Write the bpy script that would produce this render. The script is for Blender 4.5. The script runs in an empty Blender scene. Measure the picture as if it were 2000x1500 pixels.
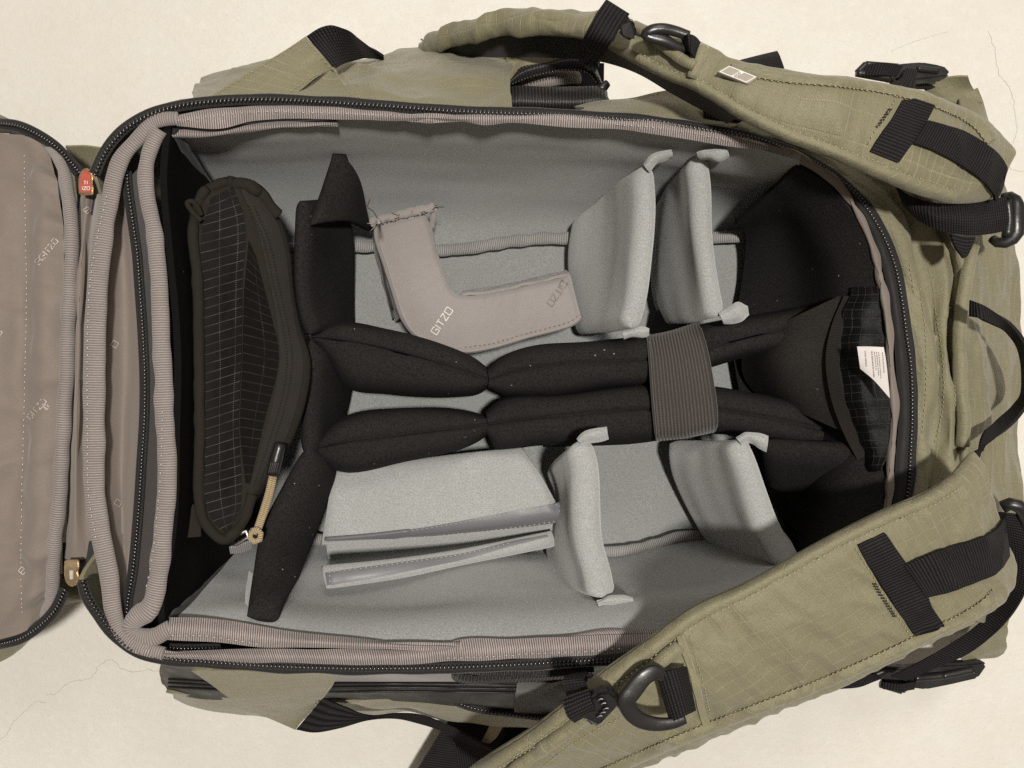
import bpy, bmesh, math, random
import numpy as np
from mathutils import Vector, noise
from mathutils.bvhtree import BVHTree

random.seed(7)
S = bpy.context.scene
COL = S.collection
# ------------------------------------------------------------------ camera, light, exposure
CAMZ, LENS = 0.68, 28.8
cam = bpy.data.objects.new('camera', bpy.data.cameras.new('camera'))
COL.objects.link(cam)
cam.location = (0, 0, CAMZ)
cam.data.lens = LENS
cam.data.sensor_width = 36
cam.data.clip_start = 0.01
cam.data.clip_end = 50
S.camera = cam
w = bpy.data.worlds.new('World')
S.world = w
w.use_nodes = True
w.node_tree.nodes['Background'].inputs[0].default_value = (1.0, 0.86, 0.71, 1)
w.node_tree.nodes['Background'].inputs[1].default_value = 0.24


def area(name, loc, target, size, power, col):
    l = bpy.data.lights.new(name, 'AREA')
    l.shape = 'SQUARE'
    l.size = size
    l.energy = power
    l.color = col
    o = bpy.data.objects.new(name, l)
    COL.objects.link(o)
    o.location = loc
    o.rotation_euler = (Vector(target) - Vector(loc)).to_track_quat('-Z', 'Y').to_euler()
    return o


area('ceiling_lamp', (0.24, 0.03, 2.45), (0, 0, 0.1), 0.14, 64, (1.0, 0.955, 0.885))
area('ceiling_panel', (0.5, 1.7, 2.3), (0, 0, 0.1), 0.8, 18, (1.0, 0.955, 0.885))
S.view_settings.view_transform = 'Standard'
S.view_settings.look = 'None'
S.view_settings.exposure = 0.0
S.view_settings.gamma = 1.0
S.cycles.use_denoising = False
S.cycles.max_bounces = 6

# ------------------------------------------------------------------ geometry helpers
KPX = 36 / LENS / 2000


def P(px, py, z):
    s = (CAMZ - z) * KPX
    return ((px - 1000) * s, (750 - py) * s, z)


def R(z, *f):
    """row of points: z (number or list spread over the points) and flat px,py pairs"""
    n = len(f) // 2
    if isinstance(z, (int, float)):
        zz = [z] * n
    else:
        zz = np.interp(np.linspace(0, 1, n), np.linspace(0, 1, len(z)), z)
    return np.array([P(f[2 * i], f[2 * i + 1], float(zz[i])) for i in range(n)])


def RZ(z, *f):
    """like R, but the rim sinks towards the harness end"""
    n = len(f) // 2
    zz = [z] * n if isinstance(z, (int, float)) else np.interp(np.linspace(0, 1, n), np.linspace(0, 1, len(z)), z)
    out = []
    for i in range(n):
        k = min(max((f[2 * i] - 1420) / 360, 0), 1)
        out.append(P(f[2 * i], f[2 * i + 1], float(zz[i]) - 0.034 * k * k * (3 - 2 * k)))
    return np.array(out)


def R2(*f):
    return np.array([(f[i], f[i + 1], 0.0) for i in range(0, len(f), 2)], float)


def herm(t, V, q):
    m = len(t)
    h = np.diff(t)
    d = np.diff(V, axis=0) / h[:, None]
    T = np.empty_like(V)
    T[0], T[-1] = d[0], d[-1]
    if m > 2:
        T[1:-1] = (d[:-1] * h[1:, None] + d[1:] * h[:-1, None]) / (h[:-1] + h[1:])[:, None]
    i = np.clip(np.searchsorted(t, q, side='right') - 1, 0, m - 2)
    s = ((q - t[i]) / h[i])[:, None]
    hh = h[i][:, None]
    return ((2 * s**3 - 3 * s**2 + 1) * V[i] + (s**3 - 2 * s**2 + s) * hh * T[i]
            + (-2 * s**3 + 3 * s**2) * V[i + 1] + (s**3 - s**2) * hh * T[i + 1])


def curve(pts, n, f=None):
    pts = np.asarray(pts, float)
    ch = np.linalg.norm(np.diff(pts, axis=0), axis=1) + 1e-9
    t = np.concatenate([[0], np.cumsum(ch**0.8)])
    D = herm(t, pts, np.linspace(0, t[-1], 14 * len(pts)))
    a = np.concatenate([[0], np.cumsum(np.linalg.norm(np.diff(D, axis=0), axis=1))])
    if f is None:
        f = np.linspace(0, 1, n)
    return np.stack([np.interp(f * a[-1], a, D[:, k]) for k in range(3)], 1)


def length(c):
    return float(np.linalg.norm(np.diff(c, axis=0), axis=1).sum())


def surf(rows, nu, nv, fu=None, fv=None):
    C = np.stack([curve(r, nu, fu) for r in rows])          # R,nu,3
    Rn = len(rows)
    d = np.linalg.norm(np.diff(C, axis=0), axis=2).mean(1) + 1e-9
    t = np.concatenate([[0], np.cumsum(d)])
    if fv is None:
        fv = np.linspace(0, 1, nv)
    return herm(t, C.reshape(Rn, -1), fv * t[-1]).reshape(len(fv), nu, 3)


def nrm(G):
    du = np.gradient(G, axis=1)
    dv = np.gradient(G, axis=0)
    n = np.cross(du, dv)
    l = np.linalg.norm(n, axis=2, keepdims=True)
    n = n / np.maximum(l, 1e-12)
    to = np.array([0, 0, CAMZ]) - G
    if (n * to).sum() < 0:
        n = -n
    return n


def gridfaces(nv, nu, off=0):
    i = np.arange(nv * nu).reshape(nv, nu) + off
    return np.stack([i[:-1, :-1], i[:-1, 1:], i[1:, 1:], i[1:, :-1]], -1).reshape(-1, 4)


DATA = {}
LOC = {}


def mk(name, V, F, UV, mat, parent=None, smooth=True, kind=None):
    me = bpy.data.meshes.new(name)
    V = np.asarray(V, float)
    fl = [tuple(int(a) for a in f) for f in F]
    me.from_pydata(V.tolist(), [], fl)
    if UV is not None:
        lay = me.uv_layers.new(name='UVMap')
        vi = np.empty(len(me.loops), np.int32)
        me.loops.foreach_get('vertex_index', vi)
        lay.data.foreach_set('uv', np.asarray(UV, np.float32)[vi].ravel())
    if smooth:
        me.polygons.foreach_set('use_smooth', [True] * len(me.polygons))
    me.materials.append(mat)
    me.update()
    o = bpy.data.objects.new(name, me)
    COL.objects.link(o)
    if parent is not None:
        o.parent = parent
        o.location = -Vector(LOC.get(parent.name, (0, 0, 0)))
    DATA[o.name] = (V, fl)
    if kind:
        o['kind'] = kind
    return o


def thing(name, label, cat, loc=(0, 0, 0), group=None):
    o = bpy.data.objects.new(name, None)
    o.empty_display_size = 0.02
    COL.objects.link(o)
    o.location = loc
    LOC[o.name] = loc
    o['label'] = label
    o['category'] = cat
    if group:
        o['group'] = group
    return o


def tag(o, label, cat):
    o['label'] = label
    o['category'] = cat
    return o


def wrinkle(G, n, UVg, wr):
    if not wr:
        return G
    nv, nu = G.shape[:2]
    G = G.copy()
    sd = random.random() * 50
    for k, (amp, fu, fv, *kd) in enumerate(wr):
        for j in range(nv):
            for i in range(nu):
                u, v = UVg[j, i]
                x = noise.noise(Vector((u * fu + sd, v * fv + 3.1 * k, sd)))
                if kd and kd[0] == 'r':
                    x = 1 - 3.2 * abs(x)
                    x = max(x, -0.5)
                G[j, i] += n[j, i] * (amp * x)
    return G


def uvgrid(G):
    du = np.linalg.norm(np.diff(G, axis=1), axis=2).mean(0)
    dv = np.linalg.norm(np.diff(G, axis=0), axis=2).mean(1)
    u = np.concatenate([[0], np.cumsum(du)])
    v = np.concatenate([[0], np.cumsum(dv)])
    return np.stack(np.meshgrid(u, v), -1)


def gsheet(name, G, mat, parent=None, thick=0.0015, wr=None, rot=0.0, kind=None, swap=False):
    """grid of points -> closed sheet with thickness"""
    nv, nu = G.shape[:2]
    UVg = uvgrid(G)
    n = nrm(G)
    G = wrinkle(G, n, UVg, wr)
    n = nrm(G)
    B = G - n * thick
    if swap:
        UVg = UVg[..., ::-1]
    if rot:
        c, s = math.cos(rot), math.sin(rot)
        UVg = np.stack([UVg[..., 0] * c - UVg[..., 1] * s, UVg[..., 0] * s + UVg[..., 1] * c], -1)
    N = nv * nu
    idx = np.arange(N).reshape(nv, nu)
    ring = np.concatenate([idx[0, :], idx[1:, -1], idx[-1, -2::-1], idx[-2:0:-1, 0]])
    m = len(ring)
    V = np.concatenate([G.reshape(-1, 3), B.reshape(-1, 3), G.reshape(-1, 3)[ring], B.reshape(-1, 3)[ring]])
    U = UVg.reshape(-1, 2)
    UV = np.concatenate([U, U, U[ring], U[ring]])
    F = gridfaces(nv, nu).tolist()
    F += gridfaces(nv, nu, N)[:, ::-1].tolist()
    a = 2 * N
    F += [(a + k, a + (k + 1) % m, a + m + (k + 1) % m, a + m + k) for k in range(m)]
    return mk(name, V, F, UV, mat, parent, kind=kind)


def sheet(name, rows, mat, parent=None, nu=40, nv=14, **k):
    return gsheet(name, surf(rows, nu, nv), mat, parent, **k)


def pillow(name, rows, mat, parent=None, nu=40, nv=20, thick=0.015, p=2.0, wr=None, rot=0.0, top=1.0, bot=1.0, edge=None):
    tu = 0.5 - 0.5 * np.cos(np.pi * np.linspace(0, 1, nu))
    tv = 0.5 - 0.5 * np.cos(np.pi * np.linspace(0, 1, nv))
    tu = 0.5 * tu + 0.5 * np.linspace(0, 1, nu) if nu > 50 else tu
    G = surf(rows, nu, nv, tu, tv)
    L = uvgrid(G)
    n = nrm(G)
    # the rounded rim keeps the same width along both directions
    lu, lv = L[0, -1, 0], L[-1, 0, 1]
    e = min(min(lu, lv) * 0.5, edge or thick * 0.8)
    du = np.clip(np.minimum(tu * lu, (1 - tu) * lu) / e, 0, 1)
    dv = np.clip(np.minimum(tv * lv, (1 - tv) * lv) / e, 0, 1)
    wu = (1 - (1 - du)**p)**(1 / p)
    wv = (1 - (1 - dv)**p)**(1 / p)
    W = (wv[:, None] * wu[None, :])[..., None]
    h = thick / 2
    A = G + n * h * W * top
    B = G - n * h * W * bot
    A = wrinkle(A, n * W, L, wr)
    if rot:
        c, s = math.cos(rot), math.sin(rot)
        L = np.stack([L[..., 0] * c - L[..., 1] * s, L[..., 0] * s + L[..., 1] * c], -1)
    N = nv * nu
    V = np.concatenate([A.reshape(-1, 3), B.reshape(-1, 3)])
    UV = np.concatenate([L.reshape(-1, 2)] * 2)
    bi = np.arange(N).reshape(nv, nu) + N
    fr = np.arange(N).reshape(nv, nu)
    for sl in ((0, slice(None)), (-1, slice(None)), (slice(None), 0), (slice(None), -1)):
        bi[sl] = fr[sl]
    F = gridfaces(nv, nu).tolist()
    F += np.stack([bi[:-1, :-1], bi[1:, :-1], bi[1:, 1:], bi[:-1, 1:]], -1).reshape(-1, 4).tolist()
    return mk(name, V, F, UV, mat, parent)


def frames(c):
    t = np.gradient(c, axis=0)
    t /= np.linalg.norm(t, axis=1, keepdims=True) + 1e-12
    s = np.cross(t, np.array([0, 0, 1.0]))
    l = np.linalg.norm(s, axis=1, keepdims=True)
    s = np.where(l < 1e-3, np.array([[1.0, 0, 0]]), s / np.maximum(l, 1e-9))
    u = np.cross(s, t)
    return t, s, u


def tube(name, path, mat, parent=None, a=0.003, b=None, n=None, seg=12, wob=0.0, wf=50, on3d=False, e=1.0, tilt=0.0, kind=None):
    """swept ellipse; a = half width (number or list along the path), b = half height"""
    path = np.asarray(path)
    L = length(curve(path, 60))
    n = n or max(8, int(L / 0.004))
    c = curve(path, n)
    t, s, u = frames(c)
    A = np.interp(np.linspace(0, 1, n), np.linspace(0, 1, len(a)), a) if not isinstance(a, (int, float)) else np.full(n, a)
    Bh = A if b is None else (np.interp(np.linspace(0, 1, n), np.linspace(0, 1, len(b)), b) if not isinstance(b, (int, float)) else np.full(n, b))
    d = np.linspace(0, L, n)
    if wob:
        sd = random.random() * 90
        for i in range(n):
            w1 = noise.noise(Vector((d[i] * wf + sd, 0, 1)))
            w2 = noise.noise(Vector((d[i] * wf * 1.9 + sd, 5, 1)))
            c[i] += s[i] * w1 * wob + u[i] * w2 * wob * 0.6
            A[i] *= 1 + 0.25 * w2
    th = np.linspace(0, 2 * np.pi, seg + 1) + 1e-4
    ct, st = np.cos(th), np.sin(th)
    if e != 1.0:
        ct, st = np.sign(ct) * np.abs(ct)**e, np.sign(st) * np.abs(st)**e
    if tilt:
        k1, k2 = math.cos(tilt), math.sin(tilt)
        s, u = s * k1 + u * k2, u * k1 - s * k2
    G = c[:, None] + s[:, None] * (A[:, None] * ct)[..., None] + u[:, None] * (Bh[:, None] * st)[..., None]
    V = G.reshape(-1, 3)
    per = np.concatenate([[0], np.cumsum(np.hypot(np.diff(ct) * A.mean(), np.diff(st) * Bh.mean()))])
    UV = np.stack(np.meshgrid(per, d), -1)[..., ::-1].reshape(-1, 2)
    F = gridfaces(n, seg + 1).tolist()
    F.append(list(range(seg))[::-1])
    F.append([(n - 1) * (seg + 1) + k for k in range(seg)])
    return mk(name, V, F, UV, mat, parent, kind=kind)


def prism(name, pts, thick, mat, parent=None, bev=0.0008, holes=None, smooth=False):
    """plate from an outline of (px,py,z) points, extruded downwards"""
    bm = bmesh.new()
    vs = [bm.verts.new(P(*q)) for q in pts]
    f = bm.faces.new(vs)
    f.normal_update()
    if f.normal.z < 0:
        f.normal_flip()
    nn = f.normal.copy()
    r = bmesh.ops.extrude_face_region(bm, geom=[f])
    for v in r['geom']:
        if isinstance(v, bmesh.types.BMVert):
            v.co += nn * 0
    for v in vs:
        v.co -= nn * thick
    bmesh.ops.recalc_face_normals(bm, faces=bm.faces)
    if bev:
        bmesh.ops.bevel(bm, geom=bm.edges[:], offset=bev, segments=2, affect='EDGES', clamp_overlap=True)
    V = [v.co[:] for v in bm.verts]
    bm.verts.index_update()
    F = [[v.index for v in f.verts] for f in bm.faces]
    bm.free()
    V = np.array(V)
    return mk(name, V, F, V[:, :2], mat, parent, smooth=smooth)


CAMP = Vector((0, 0, CAMZ))


class Drape:
    """finds where a line of sight through a pixel meets the given objects"""
    def __init__(self, *objs):
        self.b = []
        for o in objs:
            V, F = DATA[o.name]
            self.b.append(BVHTree.FromPolygons([Vector(v) for v in V], F))
        self.z = 0.18

    def hit(self, px, py, lift=0.0):
        d = (Vector(P(px, py, 0)) - CAMP).normalized()
        best = None
        for b in self.b:
            l, n, i, dist = b.ray_cast(CAMP, d)
            if l is not None and (best is None or dist < best[2]):
                best = (l, n, dist)
        if best is None:
            return Vector(P(px, py, self.z + lift))
        l, n, dist = best
        if n.dot(d) > 0:
            n = -n
        self.z = l.z
        n = (n + Vector((0, 0, 0.6))).normalized()
        return l + n * lift

    def path(self, pts, n, lift=0.0):
        c = curve(R2(*pts), n)
        return np.array([self.hit(q[0], q[1], lift)[:] for q in c])

    def sheet(self, name, rows, mat, parent, nu=30, nv=8, lift=0.0005, thick=0.0008, smooth=2, puff=0.0, **k):
        G2 = surf([R2(*r) for r in rows], nu, nv)
        G = np.array([[self.hit(q[0], q[1], lift + puff * math.sin(math.pi * (j + .5) / len(G2)))[:] for q in row] for j, row in enumerate(G2)])
        for _ in range(smooth):
            H = G.copy()
            H[1:-1] = (G[:-2] + 2 * G[1:-1] + G[2:]) / 4
            H[:, 1:-1] = (H[:, :-2] + 2 * H[:, 1:-1] + H[:, 2:]) / 4
            G = np.where((H[..., 2:] > G[..., 2:] - 1e-4), H, G)
        return gsheet(name, G, mat, parent, thick=thick, **k)


def stitches(name, c, mat, parent, ln=0.0021, gap=0.0013, r=0.00036, kind='stuff'):
    L = length(c)
    a = np.concatenate([[0], np.cumsum(np.linalg.norm(np.diff(c, axis=0), axis=1))])
    V, F = [], []
    d = 0.0005
    while d + ln < L:
        jit = random.uniform(-0.00018, 0.00018)
        p = np.array([np.interp(d, a, c[:, k]) for k in range(3)])
        q = np.array([np.interp(d + ln, a, c[:, k]) for k in range(3)])
        t = q - p
        t /= np.linalg.norm(t) + 1e-9
        s = np.cross(t, [0, 0, 1.0])
        s /= np.linalg.norm(s) + 1e-9
        u = np.cross(s, t)
        m = (p + q) / 2 + s * jit
        b = len(V)
        V += [p, q, m + s * r, m + u * r * 1.5, m - s * r, m - u * r]
        for i in range(4):
            F += [(b, b + 2 + i, b + 2 + (i + 1) % 4), (b + 1, b + 2 + (i + 1) % 4, b + 2 + i)]
        d += ln + gap * random.uniform(0.85, 1.15)
    return mk(name, np.array(V), F, np.array(V)[:, :2], mat, parent, kind=kind)


def teeth(name, c, mat, parent, pitch=0.0024, w=0.0026, ln=0.0013, h=0.0016, off=0.0):
    L = length(c)
    n = int(L / pitch)
    c = curve(c, n)
    t, s, u = frames(c)
    V, F = [], []
    for i in range(n):
        m = c[i] + s[i] * off
        tt = t[i] * 0.93 + s[i] * 0.36
        ss = s[i] * 0.93 - t[i] * 0.36
        b = len(V)
        for z, k in ((-0.5, 1.0), (0.25, 1.0), (0.5, 0.55)):
            for x, y in ((-1, -1), (1, -1), (1, 1), (-1, 1)):
                V.append(m + tt * (x * ln / 2 * k) + ss * (y * w / 2 * (k if z < .5 else .7)) + u[i] * (z * h))
        for g in (0, 4):
            for k in range(4):
                F.append((b + g + k, b + g + (k + 1) % 4, b + g + 4 + (k + 1) % 4, b + g + 4 + k))
        F.append((b + 8, b + 9, b + 10, b + 11))
        F.append((b + 3, b + 2, b + 1, b))
    return mk(name, np.array(V), F, np.array(V)[:, :2], mat, parent, smooth=True, kind='stuff')


GL = {'G': (0.85, [[(1, .85), (1, 1), (0, 1), (0, 0), (1, 0), (1, .5), (.55, .5)]]),
      'I': (0.15, [[(.5, 0), (.5, 1)]]),
      'T': (0.8, [[(0, 1), (1, 1)], [(.5, 1), (.5, 0)]]),
      'Z': (0.85, [[(0, 1), (1, 1), (0, 0), (1, 0)]]),
      'O': (0.9, [[(0, 0), (1, 0), (1, 1), (0, 1), (0, 0), (.2, 0)]]),
      'E': (1.0, [[(0, 0), (1, 0), (1, 1), (0, 1), (0, 0), (.2, 0)], [(0, .5), (1, .5)]])}


def lettering(name, text, x, y, ang, h, dr, mat, parent, wpx=1.6, lift=0.0006, skip=0.0, asp=1.0):
    """strokes laid on a surface: x,y start pixel, ang reading direction (screen, degrees), h letter height"""
    ca, sa = math.cos(math.radians(ang)), math.sin(math.radians(ang))
    cx = 0.0
    V, F = [], []
    for ch in text:
        wd, lines = GL[ch]
        for ln in lines:
            for (a, b), (c, d) in zip(ln[:-1], ln[1:]):
                for k in range(3):
                    if random.random() < skip:
                        continue
                    q = []
                    for f in (k / 3, (k + 1) / 3 + 0.02):
                        lx = (cx + (a + (c - a) * f) * wd * asp) * h
                        ly = (b + (d - b) * f) * h
                        q.append((x + lx * ca + ly * sa, y + lx * sa - ly * ca))
                    (x0, y0), (x1, y1) = q
                    l = math.hypot(x1 - x0, y1 - y0) + 1e-6
                    ox, oy = -(y1 - y0) / l * wpx / 2, (x1 - x0) / l * wpx / 2
                    i = len(V)
                    for (xx, yy) in ((x0 + ox, y0 + oy), (x1 + ox, y1 + oy), (x1 - ox, y1 - oy), (x0 - ox, y0 - oy)):
                        V.append(dr.hit(xx, yy, lift)[:])
                    F.append((i, i + 1, i + 2, i + 3))
        cx += (wd + 0.28) * asp
    return mk(name, np.array(V), F, np.array(V)[:, :2], mat, parent)


# ------------------------------------------------------------------ materials
class NT:
    def __init__(self, name):
        self.m = bpy.data.materials.new(name)
        self.m.use_nodes = True
        self.t = self.m.node_tree
        self.b = self.t.nodes['Principled BSDF']

    def n(self, typ, **k):
        x = self.t.nodes.new(typ)
        for a, v in k.items():
            setattr(x, a, v)
        return x

    def link(self, a, b):
        self.t.links.new(a, b)

    def set(self, s, v):
        if hasattr(v, 'is_output'):
            self.link(v, s)
        else:
            s.default_value = v

    def math(self, op, a, b=0.0, c=None):
        x = self.n('ShaderNodeMath', operation=op)
        self.set(x.inputs[0], a)
        self.set(x.inputs[1], b)
        if c is not None:
            self.set(x.inputs[2], c)
        return x.outputs[0]

    def rng(self, v, a, b, c=0.0, d=1.0):
        x = self.n('ShaderNodeMapRange')
        for i, q in enumerate((v, a, b, c, d)):
            self.set(x.inputs[i], q)
        return x.outputs[0]

    def uv(self):
        s = self.n('ShaderNodeSeparateXYZ')
        self.link(self.n('ShaderNodeTexCoord').outputs['UV'], s.inputs[0])
        return s.outputs[0], s.outputs[1]

    def noise(self, scale, detail=2.0, rough=0.5, coord='Object', stretch=None):
        x = self.n('ShaderNodeTexNoise')
        x.inputs['Scale'].default_value = scale
        x.inputs['Detail'].default_value = detail
        x.inputs['Roughness'].default_value = rough
        co = self.n('ShaderNodeTexCoord').outputs[coord]
        if stretch:
            mp = self.n('ShaderNodeMapping')
            mp.inputs['Scale'].default_value = stretch
            self.link(co, mp.inputs[0])
            co = mp.outputs[0]
        self.link(co, x.inputs['Vector'])
        return x.outputs['Fac']

    def mix(self, f, a, b):
        x = self.n('ShaderNodeMix', data_type='RGBA')
        self.set(x.inputs[0], f)
        for s, v in ((x.inputs[6], a), (x.inputs[7], b)):
            if isinstance(v, tuple):
                v = (*v, 1) if len(v) == 3 else v
            self.set(s, v)
        return x.outputs[2]

    def bump(self, h, strength=0.5, dist=0.001):
        x = self.n('ShaderNodeBump')
        x.inputs['Strength'].default_value = strength
        x.inputs['Distance'].default_value = dist
        self.link(h, x.inputs['Height'])
        self.link(x.outputs[0], self.b.inputs['Normal'])

    def out(self, col, rough=0.8, spec=0.3, sheen=0.0, metal=0.0):
        if isinstance(col, tuple):
            col = (*col, 1)
        self.set(self.b.inputs['Base Color'], col)
        self.set(self.b.inputs['Roughness'], rough)
        self.set(self.b.inputs['Specular IOR Level'], spec)
        self.set(self.b.inputs['Sheen Weight'], sheen)
        self.set(self.b.inputs['Metallic'], metal)
        return self.m


def sc(c, k):
    return tuple(x * k for x in c)


def m_ripstop(name, c, line, pu=0.0068, pv=0.0088, rough=0.50, sheen=0.15, spec=0.45):
    k = NT(name)
    u, v = k.uv()
    wv = k.noise(260, 2)
    u2 = k.math('ADD', u, k.math('MULTIPLY', wv, 0.0006))
    v2 = k.math('ADD', v, k.math('MULTIPLY', wv, 0.0006))
    a = k.rng(k.math('PINGPONG', u2, pu / 2), 0.00012, 0.00034, 1, 0)
    b = k.rng(k.math('PINGPONG', v2, pv / 2), 0.00016, 0.00046, 1, 0)
    dash = k.rng(k.math('SINE', k.math('MULTIPLY', u, 2 * math.pi / 0.0013)), -0.1, 0.3)
    b = k.math('MULTIPLY', b, dash)
    lines = k.math('MAXIMUM', k.math('MULTIPLY', a, 0.75), b)
    lines = k.math('MULTIPLY', lines, k.rng(k.noise(90, 2), 0.32, 0.6, 0.25, 1.0))
    weave = k.noise(1500, 2, 0.6, stretch=(1, 2.2, 1))
    cl = k.noise(22, 3)
    col = k.mix(k.rng(weave, 0.3, 0.7), sc(c, 0.66), sc(c, 1.30))
    col = k.mix(k.rng(cl, 0.3, 0.7, 0, 0.45), col, sc(c, 0.86))
    col = k.mix(k.math('MULTIPLY', lines, 0.62), col, line)
    h = k.math('ADD', k.math('MULTIPLY', weave, 0.5), lines)
    h = k.math('ADD', h, k.math('MULTIPLY', k.noise(120, 3), 1.6))
    k.bump(h, 0.7, 0.0009)
    return k.out(col, rough, spec, sheen)


def m_rib(name, c1, c2, period=0.0019, rough=0.7, sheen=0.2, axis=0, cross=None, bump=0.6, spec=0.3):
    k = NT(name)
    uv = k.uv()
    w = k.noise(300, 1)
    q = k.math('ADD', uv[axis], k.math('MULTIPLY', w, 0.0005))
    s = k.math('SINE', k.math('MULTIPLY', q, 2 * math.pi / period))
    f = k.rng(s, -0.8, 0.7)
    if cross:
        s2 = k.math('SINE', k.math('MULTIPLY', uv[1 - axis], 2 * math.pi / cross))
        f = k.math('MULTIPLY', f, k.rng(s2, -1, 0.4, 0.35, 1))
    nz = k.noise(700, 2)
    f2 = k.math('MULTIPLY', f, k.rng(nz, 0.3, 0.7, 0.7, 1.1))
    col = k.mix(f2, c1, c2)
    col = k.mix(k.rng(k.noise(60, 3), 0.35, 0.75, 0, 0.3), col, sc(c1, 0.9))
    k.bump(k.math('ADD', f, k.math('MULTIPLY', nz, 0.4)), bump, 0.0006)
    return k.out(col, rough, spec, sheen)


def m_felt(name, c, contrast=0.35, lint=0.0, sheen=0.5, sp=1100):
    k = NT(name)
    a = k.noise(sp, 3, 0.7)
    b = k.noise(sp * 2.6, 2, 0.6)
    g = k.noise(30, 3)
    f = k.rng(k.math('ADD', a, k.math('MULTIPLY', b, 0.6)), 0.55, 1.05)
    col = k.mix(f, sc(c, 1 - contrast), sc(c, 1 + contrast))
    col = k.mix(k.rng(g, 0.35, 0.7, 0, 0.3), col, sc(c, 0.85))
    if lint:
        v = k.n('ShaderNodeTexVoronoi')
        v.inputs['Scale'].default_value = 160
        k.link(k.n('ShaderNodeTexCoord').outputs['Object'], v.inputs['Vector'])
        sep = k.n('ShaderNodeSeparateColor')
        k.link(v.outputs['Color'], sep.inputs[0])
        near = k.rng(v.outputs['Distance'], 0.05, 0.10, 1, 0)
        pick = k.rng(sep.outputs[0], 0.90, 0.93)
        col = k.mix(k.math('MULTIPLY', k.math('MULTIPLY', near, pick), lint), col, (0.5, 0.48, 0.45))
    k.bump(k.math('ADD', a, k.math('MULTIPLY', b, 0.5)), 0.6, 0.0007)
    return k.out(col, 0.95, 0.12, sheen)


def m_plain(name, c, rough=0.5, spec=0.4, var=0.12, sheen=0.0, metal=0.0, bs=400, bump=0.25, bd=0.0004):
    k = NT(name)
    a = k.noise(bs, 3)
    col = k.mix(k.rng(a, 0.3, 0.7), sc(c, 1 - var), sc(c, 1 + var))
    k.bump(a, bump, bd)
    r = k.rng(k.noise(70, 3), 0.3, 0.7, max(rough - 0.08, 0.05), min(rough + 0.08, 1))
    return k.out(col, r, spec, sheen, metal)


def m_floor():
    k = NT('concrete')
    a = k.noise(4, 4)
    b = k.noise(26, 6, 0.65)
    c = k.noise(420, 3, 0.7)
    d = k.noise(150, 4, 0.6)
    col = k.mix(k.rng(a, 0.3, 0.7), (0.615, 0.595, 0.545), (0.685, 0.663, 0.612))
    col = k.mix(k.rng(b, 0.42, 0.72, 0, 0.6), col, (0.60, 0.565, 0.50))
    col = k.mix(k.rng(d, 0.5, 0.75, 0, 0.3), col, (0.76, 0.73, 0.67))
    col = k.mix(k.rng(c, 0.56, 0.76, 0, 0.4), col, (0.42, 0.38, 0.32))
    fine = k.noise(1300, 3, 0.7)
    col = k.mix(k.rng(fine, 0.35, 0.7, 0, 0.22), col, (0.44, 0.41, 0.36))
    st = k.noise(2.2, 5, 0.6)
    col = k.mix(k.rng(st, 0.5, 0.75, 0, 0.4), col, (0.52, 0.48, 0.41))
    v = k.n('ShaderNodeTexVoronoi')
    v.inputs['Scale'].default_value = 30
    k.link(k.n('ShaderNodeTexCoord').outputs['Object'], v.inputs['Vector'])
    sep = k.n('ShaderNodeSeparateColor')
    k.link(v.outputs['Color'], sep.inputs[0])
    spot = k.math('MULTIPLY', k.rng(v.outputs['Distance'], 0.03, 0.06, 1, 0), k.rng(sep.outputs[0], 0.8, 0.85))
    col = k.mix(k.math('MULTIPLY', spot, 0.7), col, (0.2, 0.17, 0.14))
    h = k.math('ADD', k.math('MULTIPLY', b, 1.0), k.math('MULTIPLY', d, 0.8))
    k.bump(k.math('ADD', h, k.math('MULTIPLY', c, 0.5)), 0.35, 0.0018)
    return k.out(col, k.rng(b, 0.3, 0.7, 0.42, 0.62), 0.4)


GREEN = (0.186, 0.170, 0.102)
MG = m_ripstop('olive_ripstop', GREEN, (0.36, 0.33, 0.20))
MGT = m_plain('olive_twill', sc(GREEN, 1.04), 0.7, 0.3, 0.2, 0.3, bs=1300, bump=0.5, bd=0.0006)
MST = m_plain('olive_thread', (0.38, 0.34, 0.21), 0.7, 0.3)
MGRO = m_rib('grey_grosgrain', (0.148, 0.128, 0.120), (0.30, 0.265, 0.25), 0.00145)
MRIM = m_rib('grey_grosgrain_tape', (0.105, 0.088, 0.082), (0.40, 0.35, 0.335), 0.00135)
MGRW = m_rib('grey_grosgrain_fine', (0.13, 0.125, 0.122), (0.36, 0.345, 0.335), 0.0014)
MWEB = m_rib('black_webbing', (0.0045, 0.004, 0.0045), (0.034, 0.029, 0.032), 0.0020, 0.7, 0.0, cross=0.0016, bump=0.8, spec=0.15)
MWEBL = m_rib('black_webbing_lengthwise', (0.0045, 0.004, 0.0045), (0.032, 0.028, 0.031), 0.0022, 0.7, 0.0, axis=1, cross=0.0012, bump=0.8, spec=0.15)
MELA = m_rib('brown_elastic', (0.022, 0.019, 0.016), (0.088, 0.075, 0.065), 0.0022, 0.75, 0.2, axis=1, cross=0.0011)
MFELT = m_felt('grey_felt', (0.245, 0.25, 0.244), 0.46, sp=1250)
MFELTD = m_felt('grey_felt_divider', (0.325, 0.33, 0.324), 0.42, sp=1250)
MBLK = m_felt('black_felt', (0.0165, 0.0152, 0.0145), 0.85, 0.55, 0.0, 900)
MCUP = m_felt('charcoal_felt', (0.026, 0.023, 0.021), 0.6, 0.3, 0.0, 900)
MBLK2 = m_felt('black_lining', (0.0045, 0.0042, 0.004), 0.6, 0.5, 0.0)
MSAT = m_plain('taupe_satin', (0.172, 0.142, 0.122), 0.66, 0.22, 0.10, 0.25, bs=1400, bump=0.35)
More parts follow.
